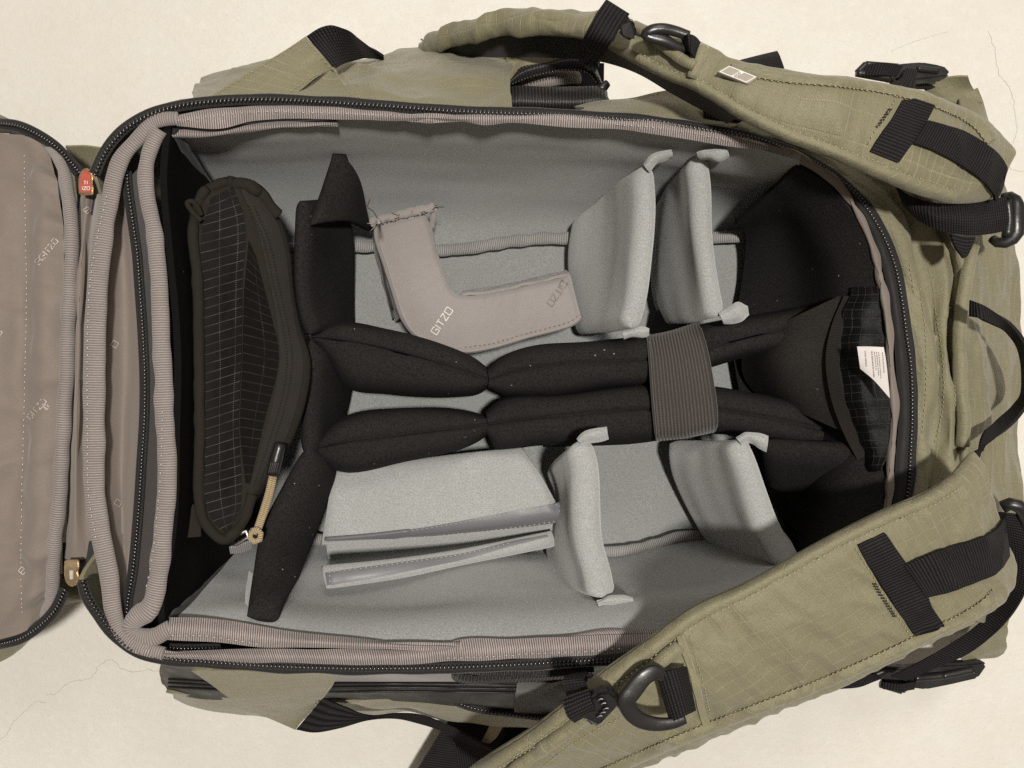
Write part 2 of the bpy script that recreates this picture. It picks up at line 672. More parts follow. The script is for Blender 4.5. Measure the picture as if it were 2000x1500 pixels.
MPAD = m_felt('taupe_pad_cloth', (0.272, 0.247, 0.236), 0.2, 0, 0.3, 1500)
MPATCH = m_plain('grey_satin_trim', (0.125, 0.125, 0.135), 0.45, 0.4, 0.08, 0.2, bs=1200)
MTAPE = m_plain('zip_tape', (0.012, 0.011, 0.011), 0.7, 0.25, 0.3, 0.15, bs=1500, bump=0.4)
MTOOTH = m_plain('zip_teeth', (0.018, 0.016, 0.015), 0.26, 0.7, 0.1, bs=100, bump=0.0)
MPLA = m_plain('black_plastic', (0.014, 0.013, 0.013), 0.32, 0.5, 0.15, bs=900, bump=0.15)
MRUB = m_rib('black_rubber', (0.012, 0.011, 0.011), (0.030, 0.028, 0.027), 0.0022, 0.42, 0.0, bump=0.8)
MRUBS = m_plain('black_coated_fabric', (0.014, 0.0125, 0.0125), 0.48, 0.35, 0.2, bs=700, bump=0.3)
MGRS = m_plain('grey_coated_fabric', (0.16, 0.145, 0.145), 0.5, 0.4, 0.1, 0.2, bs=1200)
MTWI = m_rib('dark_twill', (0.025, 0.022, 0.021), (0.062, 0.055, 0.052), 0.0011, 0.7)
MPOU = m_felt('dark_olive_cloth', (0.021, 0.018, 0.0145), 0.35, 0, 0.0, 1400)
MPTA = m_rib('dark_zip_cloth', (0.012, 0.010, 0.0085), (0.030, 0.025, 0.021), 0.0011, 0.8, 0.0)
MMESH = m_ripstop('black_grid_cloth', (0.0075, 0.006, 0.0052), (0.16, 0.145, 0.13), 0.0058, 0.0095, 0.6, 0.0, 0.1)
MMESH2 = m_ripstop('black_grid_cloth_faint', (0.0065, 0.0052, 0.0046), (0.07, 0.062, 0.055), 0.0058, 0.0095, 0.7, 0.0, 0.05)
MNET = m_ripstop('black_net_cloth', (0.006, 0.0058, 0.0056), (0.075, 0.072, 0.07), 0.0052, 0.0066, 0.4, 0.0, 0.2)
MTAN = m_rib('tan_cord', (0.20, 0.145, 0.075), (0.46, 0.36, 0.21), 0.0012, 0.8)
MTANP = m_plain('tan_strip', (0.36, 0.29, 0.18), 0.7)
MGOLD = m_plain('gold_metal', (0.62, 0.48, 0.30), 0.32, 0.5, 0.1, metal=1.0)
MSIL = m_plain('silver_metal', (0.55, 0.53, 0.52), 0.3, 0.5, 0.1, metal=1.0)
MRED = m_plain('red_enamel', (0.36, 0.08, 0.055), 0.25, 0.6, 0.1, bump=0.05)
MWHT = m_plain('white_label', (0.64, 0.61, 0.58), 0.6, 0.3, 0.04)
MWST = m_plain('pale_thread', (0.55, 0.52, 0.48), 0.7, 0.3)
MINK = m_plain('grey_ink', (0.30, 0.28, 0.27), 0.7)
MLOGO = m_plain('pale_print', (0.44, 0.40, 0.37), 0.5)
MLOGS = m_plain('silver_print', (0.52, 0.48, 0.45), 0.6, 0.4)
MLOGD = m_plain('dark_print', (0.13, 0.11, 0.10), 0.5)
MBEI = m_plain('beige_rubber', (0.27, 0.245, 0.20), 0.5, 0.4, 0.05)
MCRK = m_plain('crack_dirt', (0.40, 0.36, 0.30), 0.9)
MTHR = m_plain('brown_thread', (0.10, 0.05, 0.03), 0.7)
MBTH = m_plain('black_thread', (0.02, 0.018, 0.02), 0.6)

# ------------------------------------------------------------------ floor
gx = np.linspace(-3, 3, 9)
G = np.stack(np.meshgrid(gx, gx), -1)
G = np.concatenate([G, np.zeros(G.shape[:2] + (1,))], -1)
floor = gsheet('floor', G, m_floor(), thick=0.05)
floor['kind'] = 'structure'


def crack(pts, w):
    c = curve(np.array([P(x, y, 0.0) for x, y in pts]), 90)
    for i in range(90):
        c[i, 0] += 0.0016 * noise.noise(Vector((i * 0.35, pts[0][0], 1)))
        c[i, 1] += 0.0016 * noise.noise(Vector((i * 0.35, pts[0][1], 9)))
    t, s, u = frames(c)
    V, F = [], []
    for i in range(90):
        ww = 0.8 * w * (0.45 + 0.7 * abs(noise.noise(Vector((i * 0.5, 3, pts[0][1])))))
        V += [c[i] + s[i] * ww + [0, 0, 0.0002], c[i] - s[i] * ww + [0, 0, 0.0002]]
    for i in range(89):
        F.append((2 * i, 2 * i + 1, 2 * i + 3, 2 * i + 2))
    mk('crack', np.array(V), F, np.array(V)[:, :2], MCRK, floor)


crack([(-20, 1442), (8, 1440), (25, 1412), (50, 1388), (72, 1370), (88, 1372)], 0.00030)
crack([(92, 1357), (110, 1354), (130, 1336), (158, 1328), (178, 1324), (192, 1302), (206, 1291), (222, 1290), (236, 1305), (250, 1310), (268, 1312), (292, 1308), (312, 1313)], 0.00034)
crack([(1930, 60), (1942, 95), (1950, 140), (1975, 180), (1982, 220), (1985, 262), (1968, 300), (1975, 330), (2010, 335)], 0.00028)
crack([(1740, 100), (1790, 80), (1850, 62)], 0.00016)

# ------------------------------------------------------------------ backpack: shell
BP = thing('camera_backpack', 'open olive green camera backpack lying on its front with grey padded interior', 'backpack')
ZIPO = [184, 340, 203, 299, 235, 259, 283, 227, 347, 207, 427, 197, 500, 194, 700, 203, 900, 217, 1100, 224, 1300, 240,
        1413, 258, 1490, 276, 1580, 312, 1640, 352, 1685, 394, 1724, 454, 1748, 514, 1762, 580, 1772, 655, 1780, 710, 1783, 800, 1780, 883,
        1773, 967, 1745, 1060, 1660, 1165, 1510, 1240, 1360, 1272, 1220, 1286, 1100, 1294, 900, 1304, 700, 1307, 500, 1301,
        400, 1294, 320, 1287, 267, 1273, 227, 1244, 192, 1201, 171, 1167, 160, 1135]
loop = [206, 1060, 196, 1000, 188, 900, 187, 750, 192, 560, 208, 420]
rim = np.concatenate([RZ(0.190, *ZIPO), R(.165, *loop), RZ(.19, 184, 340)])
base = rim * np.array([0.965, 0.965, 0]) + np.array([0, 0, 0.003])
mid = rim * np.array([0.985, 0.985, 0]) + np.array([0, 0, 0.10])
shell = sheet('shell', [rim, mid, base], MG, BP, 220, 24, thick=0.003, wr=[(0.003, 25, 12)])
# end panels at the harness end, folded cloth
E = [RZ(.192, 1330, 243, 1490, 275, 1600, 326, 1705, 424, 1757, 560, 1782, 700, 1788, 850, 1780, 970, 1750, 1080, 1690, 1160),
     RZ(.194, 1440, 246, 1530, 268, 1640, 318, 1742, 415, 1793, 545, 1816, 655, 1824, 740, 1810, 860, 1800, 980, 1780, 1090, 1730, 1170),
     RZ(.184, 1445, 243, 1535, 265, 1646, 314, 1750, 410, 1802, 540, 1823, 652, 1830, 740, 1818, 860, 1806, 980, 1788, 1090, 1738, 1172),
     RZ(.190, 1460, 236, 1560, 258, 1680, 305, 1790, 402, 1850, 520, 1846, 633, 1852, 733, 1858, 833, 1850, 950, 1830, 1080, 1770, 1176),
     RZ(.182, 1470, 233, 1566, 254, 1690, 302, 1800, 400, 1862, 515, 1856, 634, 1862, 733, 1869, 833, 1868, 950, 1850, 1080, 1790, 1180),
     RZ(.190, 1480, 230, 1580, 250, 1705, 298, 1815, 396, 1875, 510, 1872, 636, 1876, 735, 1880, 835, 1882, 955, 1868, 1085, 1815, 1186),
     RZ(.178, 1490, 226, 1600, 244, 1722, 290, 1832, 390, 1893, 504, 1888, 640, 1892, 738, 1895, 840, 1900, 960, 1890, 1090, 1840, 1192),
     R(.130, 1520, 218, 1650, 236, 1780, 282, 1890, 384, 1920, 502, 1914, 643, 1921, 740, 1927, 820, 1934, 983, 1928, 1100, 1895, 1205),
     R(.123, 1524, 215, 1654, 232, 1786, 279, 1896, 382, 1926, 501, 1919, 644, 1926, 740, 1932, 820, 1939, 983, 1934, 1100, 1902, 1210),
     R(.090, 1560, 205, 1690, 222, 1840, 268, 1938, 376, 1960, 500, 1958, 660, 1960, 770, 1960, 850, 1972, 983, 1960, 1110, 1940, 1216),
     R(.050, 1590, 200, 1720, 214, 1870, 262, 1955, 372, 1977, 500, 1984, 667, 1983, 780, 1979, 867, 1993, 983, 1978, 1120, 1962, 1220),
     R(.006, 1590, 212, 1720, 232, 1850, 280, 1920, 385, 1935, 500, 1940, 667, 1940, 780, 1936, 867, 1945, 983, 1930, 1120, 1915, 1210)]
endp = sheet('end_panel', E, MG, BP, 170, 150, thick=0.002, wr=[(0.0035, 14, 30), (0.0016, 30, 70), (0.0026, 18, 45, 'r'), (.0008, 120, 120)], swap=False)
DE = Drape(endp)
for pts in ([1853, 600, 1858, 690, 1862, 740, 1868, 833], [1887, 515, 1862, 580, 1853, 633], [1826, 600, 1840, 690, 1843, 780, 1825, 870],
            [1795, 560, 1806, 650, 1808, 760, 1800, 850], [1775, 512, 1786, 578]):
    stitches('stitching', DE.path(pts, 60, 0.0006), MST, endp)
tube('piping', RZ([.190, .192, .188], 1900, 480, 1884, 560, 1874, 640, 1876, 740, 1882, 840, 1880, 870), MG, endp, 0.0042, wob=0.0008)
# loose cloth corners near the floor
sheet('cloth_corner', [R([.055, .06], 1795, 165, 1830, 158, 1862, 153, 1890, 150), R(.05, 1810, 180, 1850, 180, 1880, 168, 1898, 168), R(.045, 1850, 205, 1880, 205, 1905, 200, 1918, 200)],
      MG, BP, 20, 12, wr=[(0.003, 60, 60)])
sheet('cloth_corner', [R([.05, .045], 1872, 196, 1890, 182, 1907, 172), R([.06, .04], 1885, 225, 1908, 215, 1922, 218), R([.07, .05], 1910, 260, 1935, 250, 1948, 262)],
      MG, BP, 16, 12, wr=[(0.003, 60, 60)])
sheet('cloth_corner', [R([.09, .06], 1850, 1235, 1910, 1215, 1972, 1205), R([.07, .045], 1860, 1262, 1910, 1252, 1967, 1245), R([.05, .03], 1880, 1290, 1925, 1290, 1962, 1278)],
      MG, BP, 24, 16, thick=0.003, wr=[(0.004, 50, 60)])

# ------------------------------------------------------------------ backpack: interior
wu = [R(.194, 332, 244, 500, 240, 700, 232, 900, 234, 1100, 243, 1300, 262, 1430, 284, 1560, 320),
      R(.171, 352, 272, 500, 274, 700, 266, 900, 265, 1100, 274, 1300, 294, 1430, 318, 1560, 342),
      R(.116, 390, 325, 540, 328, 700, 322, 900, 320, 1105, 327, 1300, 342, 1435, 360, 1550, 372),
      R(.080, 420, 370, 560, 376, 700, 372, 900, 368, 1110, 374, 1300, 384, 1440, 394, 1540, 402),
      R(.045, 465, 455, 600, 454, 700, 448, 860, 444, 990, 438, 1110, 434, 1300, 438, 1500, 440),
      R(.040, 485, 492, 600, 490, 700, 484, 860, 492, 990, 472, 1110, 464, 1300, 464, 1500, 458)]
wall_u = sheet('side_wall', wu, MFELT, BP, 130, 50, thick=0.004, wr=[(0.0035, 8, 16), (0.0010, 14, 40)])
wl = [R(.194, 322, 1225, 450, 1228, 600, 1254, 770, 1272, 900, 1264, 1050, 1261, 1200, 1248, 1400, 1230, 1600, 1170),
      R(.188, 345, 1202, 465, 1200, 600, 1224, 770, 1238, 900, 1232, 1050, 1228, 1200, 1214, 1400, 1192, 1590, 1130),
      R(.146, 405, 1140, 520, 1150, 640, 1170, 800, 1172, 950, 1160, 1100, 1155, 1200, 1155, 1400, 1140, 1560, 1085),
      R(.096, 455, 1090, 560, 1100, 690, 1115, 800, 1100, 950, 1088, 1100, 1108, 1200, 1116, 1300, 1102, 1400, 1085, 1540, 1050),
      R(.040, 505, 1040, 600, 1050, 700, 1062, 900, 1078, 1060, 1064, 1200, 1079, 1290, 1061, 1380, 1046, 1520, 1020)]
wall_l = sheet('side_wall', wl, MFELT, BP, 130, 50, thick=0.004, wr=[(0.0045, 8, 14), (0.0012, 14, 30)])
sheet('end_wall', [R(.197, 334, 248, 326, 330, 340, 500, 352, 700, 348, 900, 338, 1060, 322, 1180, 326, 1216),
                   R(.12, 415, 370, 412, 500, 415, 700, 415, 900, 418, 1020, 412, 1138),
                   R(.040, 488, 488, 490, 600, 495, 750, 500, 900, 505, 980, 508, 1040)], MBLK2, BP, 60, 30, thick=0.004, wr=[(0.003, 12, 20)])
sheet('end_wall', [RZ(.199, 1556, 328, 1600, 348, 1650, 395, 1692, 470, 1716, 560, 1735, 660, 1747, 760, 1747, 870, 1735, 960, 1705, 1060, 1596, 1160),
                   R([.174,.156,.15,.15,.15,.15,.15,.15,.15,.15,.15], 1530, 352, 1570, 390, 1610, 450, 1640, 520, 1655, 600, 1668, 700, 1672, 800, 1668, 880, 1655, 960, 1620, 1040, 1570, 1110),
                   R([.140,.10,.09,.09,.09,.09,.09,.09,.09], 1490, 389, 1520, 450, 1540, 520, 1545, 600, 1550, 700, 1555, 800, 1555, 900, 1560, 980, 1556, 1040),
                   R([.098,.07,.055,.055,.055,.055,.055,.055,.055], 1437, 438, 1456, 462, 1450, 540, 1438, 610, 1430, 650, 1440, 740, 1470, 860, 1500, 960, 1535, 1030)], MBLK, BP, 70, 40, thick=0.004, wr=[(0.0012, 10, 16)])
fl = sheet('inner_floor', [R(.039, 480, 486, 700, 478, 900, 478, 1110, 458, 1300, 458, 1540, 452),
                           R(.036, 485, 750, 800, 750, 1100, 750, 1300, 750, 1545, 750),
                           R(.039, 500, 1046, 700, 1068, 900, 1084, 1060, 1070, 1200, 1085, 1380, 1052, 1545, 1030)], MFELT, BP, 90, 50, thick=0.004, wr=[(0.002, 9, 9)])
sheet('underside', [R(.012, 330, 330, 1000, 330, 1600, 400), R(.010, 330, 750, 1000, 750, 1620, 750), R(.012, 330, 1150, 1000, 1150, 1600, 1100)], MG, BP, 12, 12, thick=0.008)
tube('seam_tape', R(.052, 500, 486, 600, 484, 690, 481, 760, 480, 860, 489, 920, 484, 985, 473, 1050, 467, 1110, 464, 1300, 462, 1400, 464, 1460, 458), MGRW, BP, 0.0046, 0.0026, wob=0.0012, wf=60)
tube('seam_tape', R(.052, 520, 1042, 700, 1062, 900, 1078, 1000, 1066, 1060, 1064, 1130, 1076, 1200, 1078, 1240, 1074, 1290, 1060, 1340, 1048, 1380, 1046, 1450, 1040), MGRW, BP, 0.0046, 0.0026, wob=0.0010, wf=60)
tube('seam_tape', R([.194, .12, .046], 338, 254, 410, 366, 484, 484), MTAPE, BP, 0.0030, wob=0.0008)
tube('seam_tape', R([.192, .12, .046], 333, 1212, 412, 1136, 502, 1042), MTAPE, BP, 0.0030, wob=0.0008)

# rim tapes
t1 = sheet('rim_tape', [R(.197, 342, 226, 400, 213, 460, 207, 540, 203, 647, 207, 800, 220, 933, 222, 1067, 222, 1200, 228, 1333, 238, 1413, 253, 1500, 282),
                        R(.2025, 344, 236, 400, 228, 470, 219, 540, 216, 647, 219, 800, 229, 940, 232, 1067, 230, 1200, 240, 1333, 254, 1413, 270, 1500, 288),
                        R(.200, 346, 246, 433, 251, 487, 238, 540, 233, 620, 232, 800, 237, 907, 238, 949, 244, 987, 240, 1120, 249, 1227, 254, 1300, 265, 1413, 284, 1500, 291)],
           MRIM, BP, 200, 9, thick=0.003, wr=[(0.0014, 40, 20)])
stitches('stitching', Drape(t1).path([345, 236, 433, 226, 487, 220, 620, 221, 800, 227], 120, 0.0006), MWST, t1, gap=0.003)
stitches('stitching', Drape(t1).path([1200, 243, 1300, 252, 1413, 273, 1470, 285], 80, 0.0006), MWST, t1, gap=0.002)
sheet('rim_tape', [R(.192, 334, 256, 362, 255, 407, 259, 460, 246, 540, 241, 660, 240), R(.194, 334, 263, 362, 262, 407, 263, 460, 254, 540, 247, 660, 242),
                   R(.188, 335, 269, 380, 268, 433, 265, 540, 253, 660, 244)], MRIM, BP, 60, 6, thick=0.002, wr=[(0.0014, 60, 20)])
t2 = sheet('rim_tape', [R(.196, 332, 1207, 400, 1206, 450, 1211, 525, 1226, 600, 1236, 675, 1244, 770, 1256, 900, 1262),
                        R(.2020, 330, 1228, 425, 1234, 512, 1247, 600, 1254, 700, 1259, 900, 1264),
                        R(.199, 328, 1249, 425, 1256, 512, 1265, 600, 1266, 775, 1266, 900, 1266)], MRIM, BP, 110, 9, thick=0.003, wr=[(0.0010, 40, 20)])
stitches('stitching', Drape(t2).path([333, 1240, 400, 1241, 450, 1248, 512, 1258], 60, 0.0006), MWST, t2, gap=0.002)
t3 = sheet('rim_tape', [R(.198, 262, 1262, 307, 1271, 400, 1269, 512, 1267, 700, 1268, 800, 1267, 870, 1257, 885, 1251, 1000, 1248, 1100, 1244, 1180, 1240, 1260, 1238, 1340, 1232, 1420, 1215),
                        R(.2025, 270, 1266, 307, 1277, 400, 1281, 512, 1282, 700, 1283, 800, 1281, 885, 1272, 1000, 1268, 1100, 1264, 1180, 1260, 1260, 1255, 1340, 1250, 1420, 1232),
                        R(.199, 275, 1272, 320, 1283, 400, 1290, 512, 1297, 675, 1298, 800, 1296, 885, 1292, 1000, 1287, 1100, 1284, 1200, 1276, 1300, 1262, 1420, 1250)],
           MRIM, BP, 200, 9, thick=0.003, wr=[(0.0014, 36, 20)])
stitches('stitching', Drape(t3).path([870, 1284, 950, 1281, 1050, 1275, 1150, 1271, 1220, 1264], 90, 0.0006), MWST, t3, gap=0.0018)
sheet('rim_tape', [R(.190, 1080, 1247, 1130, 1235, 1180, 1227, 1250, 1228, 1330, 1225), R(.197, 1090, 1248, 1140, 1241, 1200, 1236, 1260, 1236, 1330, 1232), R(.195, 1100, 1249, 1150, 1246, 1200, 1244, 1260, 1243, 1330, 1238)],
      MRIM, BP, 40, 5, thick=0.002)
# satin strip and zip tape along the harness end
lst = [1500, 284, 1529, 295, 1592, 329, 1631, 357, 1661, 398, 1682, 442, 1697, 490, 1709, 550, 1718, 595, 1725, 670, 1731, 740, 1735, 790, 1737, 830, 1730, 900, 1727, 935, 1722, 993, 1700, 1060]
rst = [1500, 283, 1531, 293, 1594, 326, 1637, 358, 1672, 405, 1696, 446, 1718, 505, 1733, 565, 1740, 610, 1746, 670, 1751, 735, 1755, 800, 1753, 850, 1750, 883, 1747, 933, 1742, 993, 1725, 1060]
ms = [(a + b) / 2 for a, b in zip(lst, rst)]
sheet('rim_strip', [RZ(.194, *lst), RZ(.203, *ms), RZ(.199, *rst)], MSAT, BP, 120, 7, thick=0.002, wr=[(0.0022, 60, 30)])
zr = [1480, 272, 1535, 292, 1598, 320, 1645, 352, 1688, 395, 1724, 454, 1742, 497, 1757, 558, 1763, 600, 1771, 655, 1779, 720, 1782, 790, 1783, 840, 1780, 883, 1777, 925, 1770, 985, 1745, 1060]
sheet('zip_tape', [RZ(.198, *rst), RZ(.201, *[(a + b) / 2 for a, b in zip(rst, zr)]), RZ(.199, *zr)], MTAPE, BP, 120, 6, thick=0.0012)
# outer zipper
zp = RZ(.2015, *ZIPO)
zt = tube('zip_tape', RZ(.1985, *ZIPO), MTAPE, BP, 0.0034, 0.0010, n=420, seg=10, wob=0.0006, wf=25)
teeth('zip_teeth', zp, MTOOTH, zt)
# inner zipper
ZI = [247, 335, 248, 358, 256, 417, 267, 497, 271, 550, 278, 650, 282, 750, 281, 820, 276, 900, 269, 1007, 259, 1113, 247, 1193, 248, 1231, 272, 1255, 320, 1265, 430, 1267]
zt2 = tube('zip_tape', R(.1900, *ZI), MTAPE, BP, 0.0030, 0.0010, n=200, seg=10)
teeth('zip_teeth', R(.1925, *ZI), MTOOTH, zt2, pitch=0.0021, w=0.0022)
# bindings at the hinge end
B2 = [346, 231, 320, 233, 299, 240, 272, 268, 242, 302, 224, 345, 213, 400, 203, 450, 192, 550, 187, 640, 185, 750, 183, 850, 184, 900, 186, 967, 195, 1033, 211, 1113, 222, 1193, 236, 1233, 268, 1260, 320, 1276]
b2 = tube('binding', R([.200, .197, .195, .195, .195, .197, .201], *B2), MGRO, BP, [.004, .0052, .0062, .0066, .0064, .0056, .004], .0028, seg=16, wob=0.0010, wf=35)
stitches('stitching', Drape(b2).path([210, 380, 188, 480, 176, 560, 172, 700, 172, 850, 174, 960, 190, 1060], 120, 0.0005), MWST, b2, gap=0.002)
B3 = [312, 254, 304, 268, 291, 299, 284, 350, 287, 385, 294, 417, 305, 483, 311, 550, 315, 650, 319, 750, 324, 850, 327, 900, 324, 980, 317, 1060, 307, 1140, 291, 1188, 264, 1210, 254, 1228, 267, 1242, 299, 1245, 325, 1232, 334, 1228]
b3 = tube('binding', R(.199, *B3), MGRO, BP, [.0045, .0046, .005, .0054, .0056, .0056, .006, .0052], .0032, seg=16, wob=0.0011, wf=45)
stitches('stitching', Drape(b3).path([318, 800, 316, 900, 309, 1000, 300, 1080, 285, 1160], 60, 0.0006), MWST, b3, gap=0.003)
sheet('pocket_lining', [R([.188, .186, .188], 232, 315, 216, 400, 208, 560, 200, 750, 203, 900, 212, 1000, 228, 1100, 242, 1200),
                        R([.184, .176, .174, .176, .184], 238, 325, 232, 410, 240, 555, 242, 720, 236, 900, 238, 1010, 243, 1100, 245, 1195),
                        R([.190, .186, .185, .186, .190], 244, 335, 252, 417, 268, 550, 279, 700, 273, 900, 266, 1007, 256, 1113, 247, 1190)],
      MSAT, BP, 70, 18, thick=0.002, wr=[(0.0035, 14, 25), (0.0012, 35, 50)])
plin = bpy.data.objects['pocket_lining']
sheet('binding_strip', [R(.188, 250, 350, 258, 417, 272, 550, 283, 720, 280, 900, 271, 1007, 262, 1113, 250, 1190, 262, 1215), R(.190, 296, 300, 290, 400, 308, 550, 316, 720, 322, 900, 312, 1050, 300, 1140, 288, 1185, 275, 1205)],
      MTWI, BP, 50, 5, thick=0.002)
# hinge
hin = sheet('hinge_lining', [R([.155, .165, .165, .155], 160, 375, 152, 450, 148, 560, 145, 700, 138, 850, 133, 950, 127, 1060, 125, 1092),
                             R([.162, .176, .176, .160], 172, 376, 164, 460, 157, 560, 153, 700, 150, 850, 148, 950, 148, 1050, 150, 1092),
                             R([.158, .168, .168, .156], 182, 378, 172, 465, 164, 560, 160, 700, 160, 850, 164, 950, 170, 1050, 180, 1090),
                             R([.180, .190, .190, .180], 198, 380, 186, 470, 176, 560, 172, 700, 172, 850, 176, 950, 190, 1050, 200, 1088)],
            MSAT, BP, 60, 20, thick=0.002, wr=[(0.0015, 20, 40)])
sheet('hinge_gusset', [R([.14, .16], 152, 330, 172, 340, 200, 320), R([.15, .17], 150, 420, 175, 420, 205, 420)], MTAPE, BP, 10, 8)
sheet('hinge_gusset', [R([.14, .17], 122, 1130, 160, 1130, 200, 1110), R([.14, .17], 122, 1060, 160, 1060, 200, 1050)], MTAPE, BP, 10, 8)
sheet('hinge_gusset', [R([.150, .18], 168, 1085, 190, 1088, 205, 1085), R([.165, .185], 170, 1160, 198, 1150, 218, 1150), R([.180, .19], 190, 1205, 205, 1200, 226, 1210)], MTAPE, BP, 10, 10)
sheet('hinge_gusset', [R([.150, .18], 172, 395, 190, 390, 205, 395), R([.165, .185], 182, 345, 205, 330, 228, 330), R([.180, .192], 215, 290, 235, 280, 262, 280)], MTAPE, BP, 10, 10)
# olive outer edge seen between the lid and the bag
sheet('shell_edge', [R(.10, 128, 285, 165, 283, 205, 290), R(.09, 140, 320, 170, 325, 205, 330), R(.08, 150, 380, 180, 380, 210, 380)], MG, BP, 16, 10, wr=[(0.004, 40, 40)])
sheet('shell_edge', [R(.09, 110, 1120, 150, 1120, 190, 1120), R(.09, 118, 1150, 150, 1160, 180, 1160), R(.08, 118, 1180, 145, 1178, 172, 1172)], MG, BP, 16, 10, wr=[(0.004, 40, 40)])

# lid folded out
LID = [R([.012, .018, .018, .012], -420, 200, -420, 500, -420, 1000, -420, 1300),
       R([.080, .095, .095, .080], -230, 236, -230, 500, -230, 1000, -230, 1272),
       R([.125, .150, .150, .125], -90, 252, -90, 500, -90, 1000, -90, 1262),
       R([.150, .166, .168, .168, .166, .150], 0, 262, 0, 420, 2, 600, 0, 850, -4, 1080, 0, 1246),
       R([.152, .163, .163, .163, .163, .152], 44, 268, 48, 420, 51, 600, 47, 850, 42, 1080, 45, 1234),
       R([.154, .171, .172, .172, .171, .154], 76, 280, 84, 420, 88, 600, 82, 850, 70, 1080, 64, 1222),
       R([.152, .166, .168, .168, .166, .152], 98, 300, 122, 420, 124, 600, 117, 850, 98, 1080, 84, 1208)]
lid = sheet('lid', LID, MSAT, BP, 170, 90, thick=0.006, wr=[(0.005, 8, 10), (0.003, 20, 24), (0.0026, 22, 30, 'r'), (0.0014, 60, 60), (.0005, 150, 150)])
lb = sheet('lid_back', [R(.002, -420, 180, -420, 500, -420, 1000, -420, 1320), R(.05, -200, 230, -200, 500, -200, 1000, -200, 1280), R([.13, .145, .145, .13], 60, 262, 90, 500, 90, 1000, 60, 1240), R(.145, 105, 300, 135, 500, 130, 900, 92, 1195)],
           MG, lid, 40, 30, thick=0.003)
DL = Drape(lid)
stitches('stitching', DL.path([48, 300, 50, 420, 53, 560, 50, 720, 47, 850, 43, 1000, 42, 1100, 44, 1200], 160, 0.0004), MWST, lid, gap=0.002)
LB = [-300, 246, -120, 250, 0, 258, 60, 268, 102, 290, 126, 337, 134, 390, 140, 450, 138, 550, 133, 640, 131, 720, 127, 800, 121, 900, 117, 980, 107, 1060, 103, 1127, 96, 1185, 62, 1224, 0, 1246, -120, 1262, -300, 1268]
tube('binding', R([.04, .125, .158, .172, .174, .174, .172, .158, .125, .04], *LB), MGRO, lid, [.0035, .0035, .0036, .0042, .0042, .004, .0035, .0035], .0040, seg=14, wob=0.0012, wf=50)
for q in ([-300, 236, -60, 238, 0, 241, 35, 246, 75, 264, 112, 290, 139, 320, 154, 337], [126, 1152, 107, 1191, 80, 1220, 40, 1247, 0, 1258, -60, 1266, -300, 1274]):
    zz = [.03, .14, .150, .158, .162] if q[0] < 0 else [.162, .158, .150, .14, .03]
    zq = tube('zip_tape', R(zz, *q), MTAPE, lid, 0.0036, 0.0010, n=120)
    teeth('zip_teeth', R([a + .0025 for a in zz], *q), MTOOTH, zq)
# printed marks on the linings
for i, (x, y, a, h, tx, sk) in enumerate(((78, 518, -52, 11, 'EGITZO', .25), (62, 820, -50, 11, 'GITZO', .3), (46, 1122, -50, 12, 'E', .1), (92, 800, -50, 8, 'E', .2), (-8, 366, -50, 13, 'E', .0), (-6, 668, -60, 12, 'GO', .3))):
    lettering('printed_logo', tx, x, y, a, h, DL, MLOGO, lid, 1.5, 0.0005, sk, 0.9)
DPL = Drape(plin)
for x, y, a in ((226, 680, -60), (232, 990, -55)):
    lettering('printed_emblem', 'O', x, y, a, 12, DPL, MLOGO, plin, 1.6, 0.0006)
lettering('printed_emblem', 'E', 170, 418, -40, 10, Drape(hin), MLOGO, hin, 1.5, 0.0005)


# zip pulls
def pull(cx, cy, z, flip, red):
    s = -1 if flip else 1
    o = [(-14, 26), (14, 26), (15, 12), (12, 4), (15, -6), (12, -18), (4, -26), (-5, -26), (-12, -17), (-15, -4), (-15, 10)]
    b = prism('zip_pull', [(cx + x, cy + s * y, z) for x, y in o], 0.0026, MGOLD, BP, 0.0007)
    if red:
        i = [(x * 0.78, y * 0.84) for x, y in o]
        e = prism('enamel', [(cx + x, cy + s * y, z + 0.0005) for x, y in i], 0.0012, MRED, b, 0.0003)
        d = Drape(e)
        lettering('mark', 'TI', cx - 3, cy + 6, 0, 6, d, MWHT, b, 1.2, 0.0003)
        lettering('mark', 'IZO', cx - 6, cy + 17, 0, 6, d, MWHT, b, 1.2, 0.0003)
    else:
        i = [(-3, -12), (3, -12), (4, 6), (-4, 6)]
        prism('slot', [(cx + x, cy + s * y, z + 0.0005) for x, y in i], 0.0008, MCRK, b, 0.0002)
    return b


pull(167, 354, .176, False, True)
pull(139, 1120, .172, True, False)

# ------------------------------------------------------------------ side pocket (upper side in the picture)
sp = sheet('side_pocket', [R([.190, .188], 380, 197, 500, 200, 640, 205, 760, 210, 900, 218, 1004, 222),
                           R([.165, .185, .180], 377, 190, 500, 186, 640, 190, 760, 195, 900, 202, 1000, 208),
                           R([.12, .16, .155], 379, 178, 480, 155, 620, 155, 760, 158, 900, 162, 996, 168),
                           R([.09, .12, .125, .12], 388, 160, 440, 142, 540, 132, 690, 128, 800, 120, 900, 122, 1000, 132),
                           R([.07, .085, .09, .09], 399, 149, 449, 136, 520, 126, 690, 116, 739, 107, 800, 100, 900, 102, 987, 99, 1020, 92),
                           R(.035, 410, 150, 449, 144, 520, 136, 690, 126, 800, 112, 900, 112, 1000, 112),
                           R(.003, 430, 175, 520, 160, 690, 150, 800, 135, 987, 130)],
           MG, BP, 150, 60, thick=0.002, wr=[(0.0045, 16, 20), (0.0018, 45, 30), (0.0026, 26, 30, 'r'), (.001, 90, 60)])
DS = Drape(sp)
stitches('stitching', DS.path([652, 136, 668, 160, 690, 192], 30, .0006), MST, sp)
